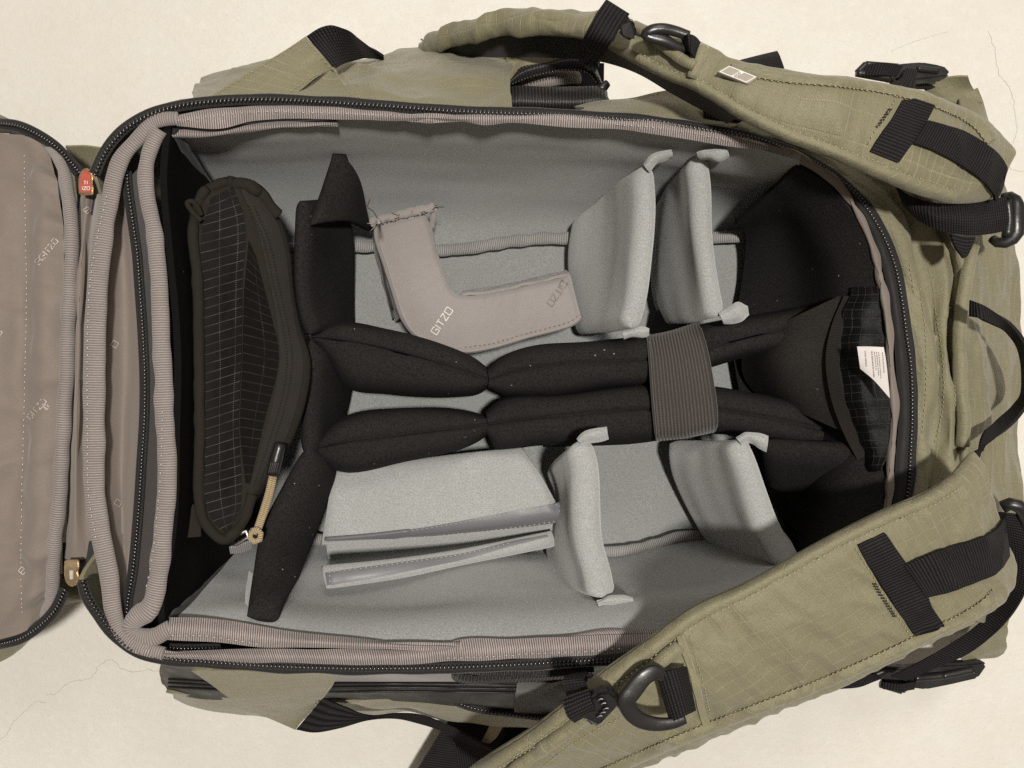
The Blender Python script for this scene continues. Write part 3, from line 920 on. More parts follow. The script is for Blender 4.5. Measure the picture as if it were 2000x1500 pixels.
stitches('stitching', DS.path([662, 138, 680, 160, 702, 192], 30, .0006), MST, sp)
stitches('stitching', DS.path([700, 130, 800, 122, 900, 122, 985, 118], 90, .0006), MST, sp, ln=.0012, gap=.002)
an = sheet('handle_anchor', [R([.193, .165], 398, 196, 480, 145, 540, 107, 597, 71), R([.196, .172], 475, 197, 530, 160, 570, 130, 623, 101), R([.194, .165], 552, 197, 585, 175, 615, 153, 650, 133)],
           MG, BP, 40, 24, thick=0.003, wr=[(0.0015, 30, 40)])
DA = Drape(an)
for q in ([425, 184, 500, 138, 560, 100, 592, 80], [598, 80, 645, 134], [560, 186, 600, 158, 640, 136]):
    stitches('stitching', DA.path(q, 60, .0006), MST, an)
sheet('anchor_gusset', [R([.194, .165], 552, 199, 600, 172, 650, 134), R([.194, .168], 690, 205, 675, 175, 652, 136)], MG, BP, 20, 10, wr=[(0.002, 50, 50)])
sheet('carry_handle', [R([.166, .172, .17, .150, .10], 598, 71, 622, 56, 648, 51, 675, 57, 702, 76, 748, 112),
                       R([.166, .160, .14, .12, .085], 650, 133, 665, 127, 684, 121, 712, 114, 730, 114, 752, 120)], MWEB, BP, 50, 14, thick=0.0018)
# pocket mouth
sheet('pocket_lobe', [R([.10, .11, .105, .10], 985, 99, 1035, 86, 1093, 95, 1145, 112), R(.118, 992, 130, 1025, 108, 1085, 108, 1140, 114), R(.115, 996, 158, 1012, 133, 1067, 123, 1132, 116)],
      MG, BP, 34, 14, wr=[(0.003, 40, 40)])
sheet('pocket_zip', [R(.110, 990, 162, 1001, 136, 1030, 124, 1067, 118, 1100, 113, 1135, 110, 1160, 126, 1172, 150, 1180, 174),
                     R(.118, 992, 164, 1020, 142, 1067, 128, 1133, 120, 1158, 140, 1174, 172),
                     R(.114, 994, 166, 1040, 150, 1107, 138, 1147, 144, 1164, 160, 1169, 176)], MRUB, BP, 60, 8, thick=0.002)
teeth('zip_teeth', R(.118, 996, 165, 1040, 149, 1107, 137, 1147, 143, 1164, 160), MTOOTH, bpy.data.objects['pocket_zip'], pitch=.0021, w=.0012, ln=.0011, h=.0012)
tube('pocket_binding', R([.095, .10, .09], 1015, 162, 1050, 157, 1100, 152, 1130, 150), MGRO, BP, .0050, .003, wob=.001)
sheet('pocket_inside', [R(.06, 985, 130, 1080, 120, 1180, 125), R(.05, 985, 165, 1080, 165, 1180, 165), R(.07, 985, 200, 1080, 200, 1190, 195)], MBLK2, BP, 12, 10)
pillow('pocket_lip', [R(.135, 988, 174, 1080, 177, 1170, 176, 1186, 178), R(.142, 988, 188, 1080, 191, 1160, 190, 1187, 186), R(.150, 988, 203, 1080, 206, 1147, 204, 1186, 195)], MRUB, BP, 50, 14, thick=.012)
tube('zip_end', R(.14, 1166, 178, 1178, 170, 1187, 162), MPLA, BP, [.003, .0035, .0025])
sheet('side_gusset', [R([.15, .18], 1120, 206, 1200, 196, 1300, 173, 1420, 168), R([.17, .188], 1140, 212, 1230, 208, 1330, 205, 1500, 225), R(.189, 1100, 226, 1200, 236, 1300, 243, 1500, 278)], MG, BP, 40, 16, wr=[(0.002, 30, 30)])
stitches('stitching', R([.16, .186], 1205, 199, 1250, 192, 1290, 183), MST, bpy.data.objects['side_gusset'])
sheet('dark_strap_base', [R(.19, 1370, 200, 1420, 228, 1450, 238), R(.187, 1375, 230, 1410, 238, 1440, 242)], MWEB, BP, 10, 6)

# ------------------------------------------------------------------ side pocket (lower side in the picture)
lp = sheet('tripod_pocket', [R(.190, 318, 1290, 500, 1304, 700, 1309, 900, 1307, 1140, 1298, 1240, 1290),
                             R([.14, .165, .165], 312, 1306, 500, 1324, 700, 1328, 900, 1326, 1140, 1318, 1240, 1310),
                             R([.11, .14, .14], 314, 1326, 400, 1345, 500, 1350, 700, 1352, 900, 1352, 1140, 1350, 1240, 1345),
                             R([.09, .105, .10], 330, 1352, 375, 1364, 500, 1370, 700, 1368, 862, 1374, 1000, 1392, 1067, 1402, 1240, 1402)],
           MRUBS, BP, 90, 26, thick=0.002, wr=[(0.0025, 16, 30), (0.0012, 40, 60)])
DP = Drape(lp)
lg = sheet('pocket_hem', [R([.095, .11, .106, .105], 326, 1347, 375, 1360, 440, 1368, 500, 1370, 640, 1366, 700, 1366, 800, 1366, 862, 1372, 925, 1384, 1000, 1394, 1067, 1402, 1200, 1404),
                          R([.07, .09, .085], 336, 1358, 380, 1372, 440, 1382, 500, 1388, 640, 1388, 720, 1384, 800, 1378, 862, 1388, 950, 1405, 1067, 1416, 1200, 1418),
                          R([.04, .05, .05], 345, 1360, 380, 1375, 440, 1386, 490, 1393, 600, 1398, 712, 1396, 800, 1387, 850, 1399, 950, 1417, 1050, 1425, 1200, 1426),
                          R(.003, 370, 1352, 500, 1375, 640, 1385, 800, 1375, 950, 1400, 1200, 1410)], MG, BP, 90, 22, thick=0.002, wr=[(0.003, 25, 30), (0.0012, 50, 50)], swap=False)
gs = DP.sheet('coated_strip', [[380, 1313, 430, 1345, 470, 1352], [400, 1309, 480, 1322, 500, 1330]], MGRS, lp, 12, 6)
DP.sheet('coated_strip', [[630, 1312, 750, 1312, 880, 1311, 1012, 1312], [630, 1330, 750, 1330, 880, 1330, 1012, 1331]], MGRS, lp, 40, 6)
for y, r_ in ((1334, .0007), (1341, .0008), (1349, .0007)):
    tube('coil', DP.path([330, y - 8, 500, y, 630, y + 1, 750, y, 880, y + 1, 1010, y + 3], 120, .0006), MRUBS, lp, r_, n=120, seg=8)
ga = sheet('handle_anchor', [R([.195, .155, .12], 374, 1309, 447, 1364, 495, 1391, 577, 1425), R([.198, .165, .125], 500, 1312, 540, 1352, 562, 1380, 600, 1398), R([.195, .160, .13], 664, 1313, 648, 1338, 630, 1363, 624, 1370)],
           MG, BP, 40, 26, thick=0.003, wr=[(0.002, 30, 40)])
DGA = Drape(ga)
stitches('stitching', DGA.path([655, 1320, 640, 1345, 615, 1378, 578, 1416], 60, .0006), MST, ga)
sheet('carry_handle', [R([.128, .13, .11, .08, .065, .06], 630, 1364, 652, 1374, 675, 1383, 712, 1396, 775, 1395, 825, 1399, 875, 1420, 925, 1444, 960, 1464),
                       R([.122, .125, .11, .08, .06, .055], 578, 1425, 612, 1431, 662, 1423, 715, 1408, 770, 1404, 815, 1413, 862, 1428, 905, 1450, 962, 1476)], MWEBL, BP, 70, 12, thick=0.0018)
# welded flap zip
fz = sheet('flap_zip', [R(.188, 1160, 1303, 1050, 1307, 950, 1309, 890, 1309, 884, 1314, 889, 1322, 905, 1328, 1000, 1326, 1100, 1321, 1150, 1317),
                        R(.172, 1160, 1310, 1050, 1313, 950, 1314, 884, 1309, 880, 1316, 885, 1328, 905, 1335, 1000, 1333, 1100, 1327, 1150, 1323)], MRUB, BP, 70, 7, thick=0.003)
stitches('stitching', R(.1735, 882, 1312, 884, 1326, 903, 1336, 1000, 1334, 1100, 1327), MBTH, fz, ln=.001, gap=.0012, r=.0006)
DP.sheet('twill_patch', [[1010, 1330, 1055, 1327, 1100, 1324, 1150, 1320], [1006, 1360, 1050, 1362, 1100, 1360, 1150, 1350], [1004, 1388, 1040, 1391, 1075, 1388, 1150, 1375]], MTWI, lp, 24, 14, lift=.002, wr=[(0.002, 60, 60)])
zl = R([.11, .11, .108], 868, 1361, 885, 1367, 925, 1381, 1000, 1391, 1067, 1399, 1120, 1400)
zlt = tube('zip_tape', zl, MTAPE, lp, .0035, .0025)
teeth('zip_teeth', zl + np.array([0, 0, .003]), MTOOTH, zlt)

# hip belt webbing lying on the floor side
sheet('hip_belt_webbing', [R(.040, 885, 1395, 860, 1432, 830, 1480, 800, 1530, 770, 1580), R(.035, 1000, 1415, 978, 1450, 950, 1495, 920, 1540, 890, 1590)], MWEB, BP, 40, 12, thick=0.002)
sheet('hip_belt_webbing', [R([.058, .05, .045], 868, 1418, 884, 1440, 894, 1480, 898, 1540), R([.058, .056, .05], 960, 1466, 962, 1490, 964, 1510, 966, 1560)], MWEBL, BP, 30, 12, thick=0.002)
sheet('hip_belt_pad', [R([.035, .05], 960, 1400, 1100, 1410, 1200, 1400), R([.03, .04], 930, 1480, 1060, 1480, 1180, 1440), R([.01, .02], 880, 1600, 1000, 1580, 1160, 1480)], MBLK2, BP, 20, 16, thick=.008)
sheet('tan_strip', [R([.056, .053], 957, 1416, 948, 1435, 939, 1450), R([.056, .053], 982, 1420, 970, 1440, 957, 1452)], MTANP, BP, 10, 5)

# ------------------------------------------------------------------ shoulder straps
ZU = [.14, .17, .195, .21, .220, .228, .233, .235, .236, .236, .235, .232, .226, .214, .2]
U1 = [890, 1525, 930, 1494, 965, 1473, 1045, 1421, 1100, 1376, 1164, 1322, 1260, 1253, 1350, 1187, 1455, 1139, 1524, 1101, 1600, 1058, 1717, 1000, 1817, 957, 1867, 922, 1901, 880]
L1 = [1060, 1610, 1120, 1565, 1230, 1501, 1350, 1449, 1500, 1389, 1600, 1351, 1683, 1315, 1760, 1280, 1840, 1241, 1883, 1221, 1930, 1193, 1957, 1170, 1966, 1150, 1960, 1105, 1957, 1085]
M1 = [(a + b) / 2 for a, b in zip(U1, L1)]
ZL = [.10, .13, .155, .175, .19, .198, .203, .206, .205, .2, .19, .18, .17, .16, .155]
ZM = [(a + b) / 2 + .006 for a, b in zip(ZU, ZL)]
ss = pillow('shoulder_strap', [R(ZU, *U1), R(ZM, *M1), R(ZL, *L1)], MG, BP, 280, 60, thick=0.013, edge=.012, wr=[(0.0022, 28, 34), (0.0017, 62, 30, 'r'), (.0011, 150, 42), (.0006, 190, 90)])
DT = Drape(ss)
# edge bindings
bu = [930, 1494, 965, 1473, 1045, 1421, 1100, 1376, 1164, 1322, 1260, 1253, 1350, 1187, 1455, 1139, 1524, 1101, 1600, 1058, 1717, 1000, 1817, 957, 1864, 924]
bi = [948, 1512, 985, 1490, 1068, 1440, 1128, 1394, 1190, 1344, 1280, 1276, 1366, 1212, 1468, 1160, 1538, 1122, 1612, 1081, 1727, 1024, 1826, 981, 1876, 948]


def inset(a, b, f):
    return [x + (y - x) * f for x, y in zip(a, b)]


bn1 = DT.sheet('edge_binding', [inset(bu, bi, .10), inset(bu, bi, .5), bi], MG, ss, 130, 9, lift=.0008, thick=.002, rot=.75, puff=.0028, wr=[(.0004, 150, 60)])
stitches('stitching', Drape(bn1, ss).path(inset(bu, bi, 1.02), 320, .0010), MST, ss)
lu = [1110, 1555, 1230, 1500, 1350, 1448, 1500, 1388, 1600, 1350, 1683, 1314, 1760, 1279, 1840, 1240, 1883, 1220, 1930, 1192, 1955, 1170]
li = [1102, 1533, 1222, 1478, 1342, 1426, 1491, 1367, 1590, 1329, 1673, 1293, 1750, 1258, 1829, 1219, 1871, 1200, 1914, 1173, 1938, 1150]
bn2 = DT.sheet('edge_binding', [inset(lu, li, .10), inset(lu, li, .5), li], MG, ss, 110, 9, lift=.0008, thick=.002, rot=.75, puff=.0028, wr=[(.0004, 150, 60)])
stitches('stitching', Drape(bn2, ss).path(inset(lu, li, 1.02), 260, .0010), MST, ss)
DT = Drape(ss, bn1, bn2)
# cross webbing and its tail
wb = DT.sheet('webbing', [[1674, 1064, 1690, 1095, 1712, 1130, 1740, 1175, 1765, 1210, 1785, 1242], [1725, 1040, 1745, 1068, 1772, 1105, 1800, 1150, 1822, 1190, 1842, 1222]], MWEB, ss, 40, 12, lift=.002, thick=.0018, swap=False)
wt = DT.sheet('webbing', [[1762, 1101, 1830, 1072, 1880, 1058, 1925, 1042, 1950, 1024, 1962, 1010], [1784, 1132, 1850, 1108, 1895, 1094, 1935, 1078, 1955, 1060, 1968, 1050], [1804, 1166, 1870, 1145, 1910, 1130, 1945, 1112, 1957, 1096, 1964, 1085]], MWEB, ss, 40, 12, lift=.003, thick=.0018, smooth=14)
stitches('stitching', DT.path([1668, 1068, 1690, 1105, 1720, 1150, 1750, 1200, 1778, 1245], 80, .0008), MST, ss)
for k in range(2):
    stitches('bar_tack', DT.path([1703 + 4 * k, 1136, 1720 + 4 * k, 1166, 1746 + 4 * k, 1208], 50, .001), MBTH, ss, ln=.0016, gap=.0005, r=.0006)
# keeper band across the strap
kb = DT.sheet('keeper_band', [[1320, 1243, 1337, 1290, 1352, 1340, 1366, 1400, 1370, 1415], [1334, 1237, 1350, 1285, 1366, 1335, 1380, 1395, 1386, 1409]], MGT, ss, 40, 6, lift=.002, thick=.0014)
stitches('stitching', Drape(kb, ss).path([1346, 1240, 1360, 1290, 1375, 1340, 1388, 1400], 70, .0007), MST, ss)
crd = DT.path([940, 1540, 1010, 1490, 1080, 1440, 1150, 1388, 1200, 1362, 1260, 1312, 1310, 1270, 1326, 1256], 90, .003)
tube('cord_tunnel', crd, MG, ss, .0040, n=90, seg=12, wob=.0006)
for q in ([1000, 1478, 1080, 1425, 1140, 1378], [1180, 1366, 1240, 1318, 1290, 1280], [1060, 1475, 1120, 1432, 1190, 1380], [1020, 1530, 1120, 1450, 1210, 1400, 1250, 1380]):
    stitches('stitching', DT.path(q, 80, .0007), MST, ss)
# D ring with its webbing tab
dz = .247
ring = np.array([P(*q) for q in ((1302, 1322, dz), (1280, 1313, dz + .003), (1262, 1320, dz + .004), (1236, 1350, dz + .004), (1224, 1368, dz + .004), (1230, 1388, dz + .003), (1246, 1404, dz + .002), (1280, 1414, dz), (1315, 1412, dz - .001), (1338, 1404, dz - .002))])
dr = tube('d_ring', ring, MPLA, ss, [.0028, .0042, .0048, .0048, .0044, .0040, .0032, .0026], .0018, n=70, seg=16, e=.7)
sheet('webbing_tab', [R([dz - .006, dz + .004, dz + .002, dz - .006], 1342, 1302, 1315, 1309, 1290, 1315, 1282, 1322), R([dz - .008, dz + .003, dz + .001, dz - .006], 1360, 1388, 1338, 1398, 1316, 1408, 1308, 1412)], MWEB, ss, 26, 14, thick=.0018)
# sternum slider with webbing loop
lpz = .238
sheet('sternum_webbing', [R([.20, .225, .246, .240, .225], 1128, 1313, 1112, 1318, 1098, 1330, 1104, 1352, 1108, 1368), R([.20, .23, .248, .242, .228], 1146, 1310, 1142, 1318, 1140, 1330, 1148, 1348, 1152, 1356)], MWEB, BP, 26, 10, thick=.0018)
sheet('sternum_webbing', [R([.246, .25, .244], 1100, 1362, 1102, 1385, 1108, 1400, 1122, 1412), R([.250, .254, .25], 1150, 1345, 1154, 1366, 1160, 1380, 1164, 1388)], MWEB, BP, 22, 10, thick=.0018)
sld = prism('sternum_slider', [(1153, 1362, .252), (1172, 1355, .254), (1192, 1352, .254), (1206, 1364, .252), (1212, 1374, .250), (1205, 1384, .25), (1170, 1420, .25), (1160, 1423, .249), (1146, 1410, .248), (1125, 1402, .247), (1135, 1385, .25)], .008, MPLA, ss, .0015)
for i, (x, y) in enumerate(((1172, 1366), (1178, 1374), (1183, 1384), (1177, 1392), (1171, 1399))):
    tube('rib', R(.253, x - 6, y + 3, x, y - 1, x + 7, y - 1), MPLA, sld, .0008, n=8, seg=8)
pillow('snap', [R([.214, .216], 1138, 1318, 1160, 1316), R([.214, .216], 1140, 1336, 1160, 1334)], MPLA, BP, 10, 10, thick=.01)

# the other shoulder strap
ZU2 = [.06, .10, .135, .155, .165, .178, .190, .205, .215, .222, .228, .228, .222, .206, .19, .175, .16]
U2 = [830, 100, 866, 68, 933, 45, 1013, 30, 1090, 27, 1157, 33, 1253, 64, 1320, 80, 1373, 97, 1427, 125, 1520, 141, 1650, 153, 1750, 168, 1850, 198, 1917, 231, 1950, 264, 1960, 310]
L2 = [836, 102, 866, 94, 933, 76, 1013, 66, 1090, 70, 1150, 80, 1240, 124, 1300, 154, 1360, 178, 1440, 228, 1520, 270, 1620, 308, 1700, 343, 1783, 378, 1850, 397, 1905, 396, 1946, 384]
ZL2 = [.06, .095, .13, .155, .17, .185, .205, .216, .223, .229, .232, .232, .228, .216, .2, .185, .17]
M2 = [(a + b) / 2 for a, b in zip(U2, L2)]
ZM2 = [(a + b) / 2 + .006 for a, b in zip(ZU2, ZL2)]
s2 = pillow('shoulder_strap', [R(ZU2, *U2), R(ZM2, *M2), R(ZL2, *L2)], MG, BP, 280, 56, thick=0.013, edge=.012, wr=[(0.0022, 18, 26), (0.0014, 60, 22), (0.0030, 24, 30, 'r'), (.0010, 110, 42), (.0006, 170, 90)])
D2 = Drape(s2)
u2 = U2[20:32]
eb = [1240, 124, 1300, 154, 1360, 178, 1440, 228, 1520, 270, 1620, 308, 1700, 343, 1783, 378, 1850, 397]
ei = [1248, 106, 1310, 136, 1372, 160, 1450, 206, 1530, 247, 1630, 285, 1712, 318, 1795, 350, 1868, 374]
e1 = D2.sheet('edge_binding', [inset(eb, ei, .08), inset(eb, ei, .5), ei], MG, s2, 100, 9, lift=.0008, thick=.002, rot=.75, puff=.0028, wr=[(.0004, 150, 60)])
stitches('stitching', Drape(e1, s2).path(inset(eb, ei, 1.03), 240, .0010), MST, s2)
eb2 = [1427, 125, 1520, 141, 1650, 153, 1750, 168, 1850, 198, 1917, 231, 1948, 264]
ei2 = [1427, 143, 1516, 160, 1644, 172, 1742, 187, 1838, 216, 1900, 250, 1926, 282]
e2 = D2.sheet('edge_binding', [inset(eb2, ei2, .08), inset(eb2, ei2, .5), ei2], MG, s2, 80, 9, lift=.0008, thick=.0015, rot=.75, puff=.002, wr=[(.0004, 150, 60)])
stitches('stitching', Drape(e2, s2).path(inset(eb2, ei2, 1.03), 200, .0010), MST, s2)
D2 = Drape(s2, e1, e2)
D2.sheet('webbing', [[1764, 190, 1745, 225, 1720, 262, 1698, 296], [1822, 208, 1805, 240, 1778, 282, 1752, 318]], MWEB, s2, 30, 12, lift=.002, thick=.0018)
D2.sheet('webbing', [[1806, 238, 1845, 248, 1883, 263, 1925, 288, 1955, 318, 1964, 345], [1792, 260, 1845, 276, 1890, 298, 1925, 325, 1948, 355, 1958, 375], [1780, 282, 1830, 300, 1883, 331, 1915, 355, 1938, 382, 1945, 394]], MWEB, s2, 40, 12, lift=.003, thick=.0018, smooth=14)
stitches('stitching', D2.path([1752, 188, 1730, 225, 1705, 262, 1688, 293], 60, .0008), MST, s2)
for k in range(2):
    stitches('bar_tack', D2.path([1736 + 4 * k, 212, 1722 + 4 * k, 232, 1709 + 4 * k, 252], 30, .001), MBTH, s2, ln=.0016, gap=.0005, r=.0006)
sheet('strap_underside', [R([.055, .10, .14, .155, .185, .205, .215, .22], 840, 102, 867, 94, 933, 76, 1013, 66, 1133, 76, 1200, 104, 1280, 146, 1360, 180, 1440, 230),
                          R([.045, .085, .11, .13, .16, .185, .195, .2], 850, 108, 880, 112, 933, 112, 1013, 112, 1133, 116, 1195, 126, 1253, 148, 1310, 182, 1420, 242)], MTAPE, s2, 60, 12, thick=.004)
tube('strap_roll', R([.145, .168, .178, .185], 960, 44, 1030, 36, 1090, 37, 1145, 50), MG, s2, [.002, .0045, .005, .004])
# sternum webbing loop and slider
lw = sheet('sternum_webbing', [R([.232, .240, .235, .215, .18, .15], 1184, -2, 1166, 25, 1146, 60, 1136, 86, 1130, 108, 1132, 122),
                               R([.228, .236, .238, .225, .20, .16], 1230, 27, 1212, 54, 1196, 80, 1184, 98, 1170, 116, 1168, 134)], MWEBL, BP, 40, 14, thick=.0020)
sheet('sternum_webbing', [R([.150, .130], 1132, 115, 1140, 130, 1150, 138), R([.155, .13], 1172, 122, 1166, 134, 1164, 140)], MRUBS, BP, 10, 8)
sl2 = prism('sternum_slider', [(1222, 34, .232), (1234, 38, .233), (1243, 52, .232), (1244, 74, .228), (1236, 82, .226), (1214, 74, .228), (1206, 60, .23), (1214, 48, .232)], .010, MPLA, s2, .0018)
tube('cord_tunnel', D2.path([1240, 62, 1260, 72, 1290, 92, 1325, 116, 1356, 134], 40, .004), MG, s2, .0030, n=40)
tube('d_ring', R([.231, .236, .238, .236], 1350, 100, 1325, 92, 1300, 80, 1262, 66, 1270, 60, 1290, 56, 1315, 60, 1345, 70), MPLA, s2, [.0026, .003, .0034, .003, .003, .0026], .0024, n=60)
sheet('webbing_tab', [R([.232, .244, .238, .226], 1330, 76, 1345, 66, 1360, 72, 1378, 100), R([.230, .242, .236, .224], 1338, 100, 1350, 104, 1358, 118, 1362, 130)], MWEB, s2, 20, 10, thick=.0018)
tube('keeper_band', D2.path([1374, 95, 1368, 112, 1358, 134, 1352, 152], 24, .0022), MGT, s2, .0028, .0014)
# emblem patch
PC = [(1424, 127), (1481, 150), (1461, 164), (1401, 140)]
pz = max(D2.hit(x, y, 0).z for x, y in PC + [(1442, 145)]) + .0012
pat = prism('emblem_patch', [(x, y, pz) for x, y in PC], .0030, MBEI, s2, .0004)
A_, B_, C_ = np.array([1424, 127.]), np.array([1481, 150.]), np.array([1401, 140.])
for t0, t1, s0, s1 in ((.04, .96, .06, .14), (.04, .96, .86, .94), (.04, .07, .14, .86), (.93, .96, .14, .86), (.43, .57, .14, .86)):
    q = [A_ + (B_ - A_) * t + (C_ - A_) * v for t, v in ((t0, s0), (t1, s0), (t1, s1), (t0, s1))]
    prism('emblem_print', [(a, b, pz + .0003) for a, b in q], .0003, MWHT, pat, 0)
st = A_ + (B_ - A_) * .55 + (C_ - A_) * .84


class Flat:
    def __init__(self, z):
        self.z = z

    def hit(self, x, y, lift):
        return Vector(P(x, y, self.z + lift))


lettering('emblem_lettering', 'GITZO', st[0], st[1], -30, 4.4, Flat(pz + .0004), MINK, pat, .8, .0004, 0, .62)
# webbing tab on the far side, buckles
sheet('webbing_tab', [R([.12, .13], 1445, 117, 1480, 108, 1518, 99), R([.13, .14], 1446, 122, 1482, 114, 1522, 106), R([.15, .16], 1466, 150, 1500, 150, 1538, 150)], MWEBL, BP, 20, 12, thick=.004)


def buckle(x0, y0, z, pts, bars, label=None):
    b = prism('buckle', [(x0 + x, y0 + y, z) for x, y in pts], .010, MPLA, BP, .0018)
    for (xa, ya, xb, yb, r_) in bars:
        tube('bar', R(z + .001, x0 + xa, y0 + ya, x0 + (xa + xb) / 2, y0 + (ya + yb) / 2, x0 + xb, y0 + yb), MPLA, b, r_, n=12, seg=10)
    return b


bk = buckle(1673, 120, .075, [(50, 8), (100, 2), (130, 0), (165, 6), (180, 12), (184, 24), (178, 30), (150, 34), (110, 38), (72, 36), (60, 28)],
            [(0, 22, 66, 34, .0030), (2, 22, 18, 6, .0026), (66, 34, 80, 14, .0026), (18, 5, 80, 10, .0022), (118, 14, 160, 18, .0022)])
sheet('buckle_webbing', [R([.078, .082, .078], 1690, 126, 1725, 122, 1765, 128), R([.078, .083, .078], 1682, 148, 1712, 146, 1752, 150)], MWEB, bk, 20, 10, thick=.002)
sheet('buckle_webbing', [R([.08, .10], 1770, 132, 1762, 150, 1738, 166), R([.08, .10], 1792, 136, 1790, 152, 1788, 172)], MWEBL, bk, 14, 8, thick=.002)
sheet('buckle_webbing', [R([.06, .05, .045], 1790, 150, 1830, 148, 1860, 150), R([.06, .055, .045], 1790, 172, 1820, 172, 1850, 160)], MWEB, bk, 14, 8, thick=.002)
bk2 = buckle(1690, 1290, .055, [(20, 10), (60, 14), (90, 14), (140, 8), (190, 6), (232, 2), (240, 10), (222, 36), (170, 48), (120, 58), (70, 52), (30, 40)],
             [(30, 46, 70, 58, .0030), (70, 58, 92, 40, .0028), (96, 34, 150, 30, .0030), (150, 30, 210, 18, .0028), (2, 36, 40, 18, .0026)])
sheet('buckle_webbing', [R([.06, .066, .066, .06], 1628, 1340, 1660, 1330, 1690, 1318, 1716, 1318), R([.06, .064, .064, .06], 1640, 1346, 1680, 1342, 1706, 1332, 1722, 1326)], MWEB, bk2, 20, 8, thick=.002)
sheet('buckle_webbing', [R([.064, .068, .060], 1725, 1332, 1750, 1336, 1790, 1332), R([.064, .068, .060], 1724, 1346, 1755, 1350, 1786, 1347)], MWEB, bk2, 16, 8, thick=.002)
# load lifter webbing, right lower
sheet('adjuster_webbing', [R([.150, .135, .12, .10, .085, .075], 1962, 1003, 1966, 1060, 1964, 1110, 1958, 1165, 1910, 1218, 1850, 1262, 1785, 1300, 1740, 1322),
                           R([.150, .145, .13, .11, .09, .078], 1990, 1005, 2010, 1080, 2012, 1130, 1985, 1185, 1945, 1235, 1895, 1275, 1830, 1305, 1770, 1330)], MWEB, BP, 70, 14, thick=.0018)
sheet('adjuster_webbing', [R([.165, .158, .150], 1930, 990, 1945, 1000, 1965, 1002), R([.15, .15, .145], 1936, 1024, 1950, 1030, 1964, 1030)], MBLK2, BP, 10, 6)
ll = tube('ladder_lock', R([.15, .155, .15, .145], 1958, 990, 1975, 984, 1992, 990, 2004, 1010, 2012, 1040, 2010, 1068), MPLA, BP, [.004, .0045, .0045, .004, .003])
# load lifter webbing, right upper
sheet('adjuster_webbing', [R([.19, .19, .192, .186, .172, .165], 1748, 362, 1780, 383, 1817, 394, 1883, 397, 1930, 390, 1966, 383),
                           R([.186, .188, .196, .192, .178, .170], 1756, 382, 1785, 410, 1822, 420, 1883, 428, 1930, 424, 1970, 418),
                           R([.182, .184, .190, .186, .174, .166], 1764, 402, 1790, 428, 1820, 445, 1883, 459, 1935, 457, 1972, 449)], MWEB, BP, 60, 14, thick=.0018)
lk = tube('ladder_lock', R([.158, .166, .168, .164, .158], 1958, 386, 1975, 384, 1986, 396, 1988, 430, 1986, 456, 1972, 470, 1950, 474, 1938, 466), MPLA, BP, [.003, .0042, .0045, .0045, .004, .003], .0026)
tube('bar', R(.166, 1966, 392, 1970, 430, 1966, 462), MPLA, lk, .003)
sheet('adjuster_anchor', [R([.19, .188, .185], 1858, 456, 1885, 462, 1906, 462), R([.19, .188, .185], 1864, 476, 1886, 482, 1900, 480), R([.190, .190, .188], 1874, 494, 1884, 503, 1890, 500)], MWEBL, BP, 12, 8)
# grab handle
sheet('grab_handle', [R([.178, .185, .18, .165, .15, .145, .15, .165, .175, .178], 1893, 586, 1917, 594, 1945, 611, 1975, 638, 2002, 680, 2010, 730, 2008, 775, 1990, 808, 1955, 846, 1928, 868, 1900, 882),
                      R([.178, .186, .178, .15, .125, .118, .125, .15, .172, .178], 1892, 618, 1915, 622, 1940, 633, 1966, 652, 1988, 688, 1994, 730, 1993, 765, 1978, 790, 1944, 822, 1922, 848, 1902, 905)], MWEB, BP, 80, 10, thick=.0022)

# ------------------------------------------------------------------ care label, end pocket
ep = sheet('end_pocket', [R([.085, .072, .066, .072], 1470, 655, 1450, 700, 1456, 742, 1480, 772), R([.13, .130, .126, .126], 1550, 620, 1530, 700, 1540, 760, 1570, 810), R([.150, .150, .150, .150], 1640, 578, 1612, 690, 1622, 765, 1650, 845)],
           MCUP, BP, 40, 34, thick=.006, wr=[(.0015, 20, 20)])
sheet('pocket_band', [R([.152, .155, .155, .152], 1648, 578, 1626, 630, 1613, 690, 1620, 765, 1645, 840, 1690, 925), R([.155, .162, .162, .155], 1662, 578, 1646, 630, 1638, 690, 1645, 765, 1670, 840, 1708, 915)], MPTA, BP, 40, 7, thick=.003)
sheet('pocket_net', [R([.158, .160, .158], 1664, 560, 1646, 630, 1638, 690, 1645, 765, 1670, 840, 1702, 920), R([.166, .176, .166], 1690, 560, 1685, 630, 1680, 690, 1686, 765, 1698, 840, 1712, 920), R([.172, .172, .172], 1712, 560, 1722, 630, 1728, 690, 1736, 765, 1738, 840, 1726, 920)],
      MNET, BP, 60, 20, thick=.001, wr=[(.0035, 90, 8)])
pillow('end_pad', [R([.12, .15], 1485, 862, 1580, 868, 1670, 872), R([.10, .13], 1490, 905, 1590, 912, 1690, 915), R([.07, .10], 1500, 948, 1600, 958, 1694, 955)], MBLK, BP, 26, 18, thick=.016)
lab = sheet('care_label', [R([.190, .196], 1674, 677, 1700, 677, 1726, 678), R([.188, .196], 1677, 698, 1705, 700, 1730, 702), R([.186, .195], 1680, 720, 1706, 742, 1738, 778)], MWHT, BP, 16, 12, thick=.0004)
DLab = Drape(lab)
random.seed(3)
V, F = [], []
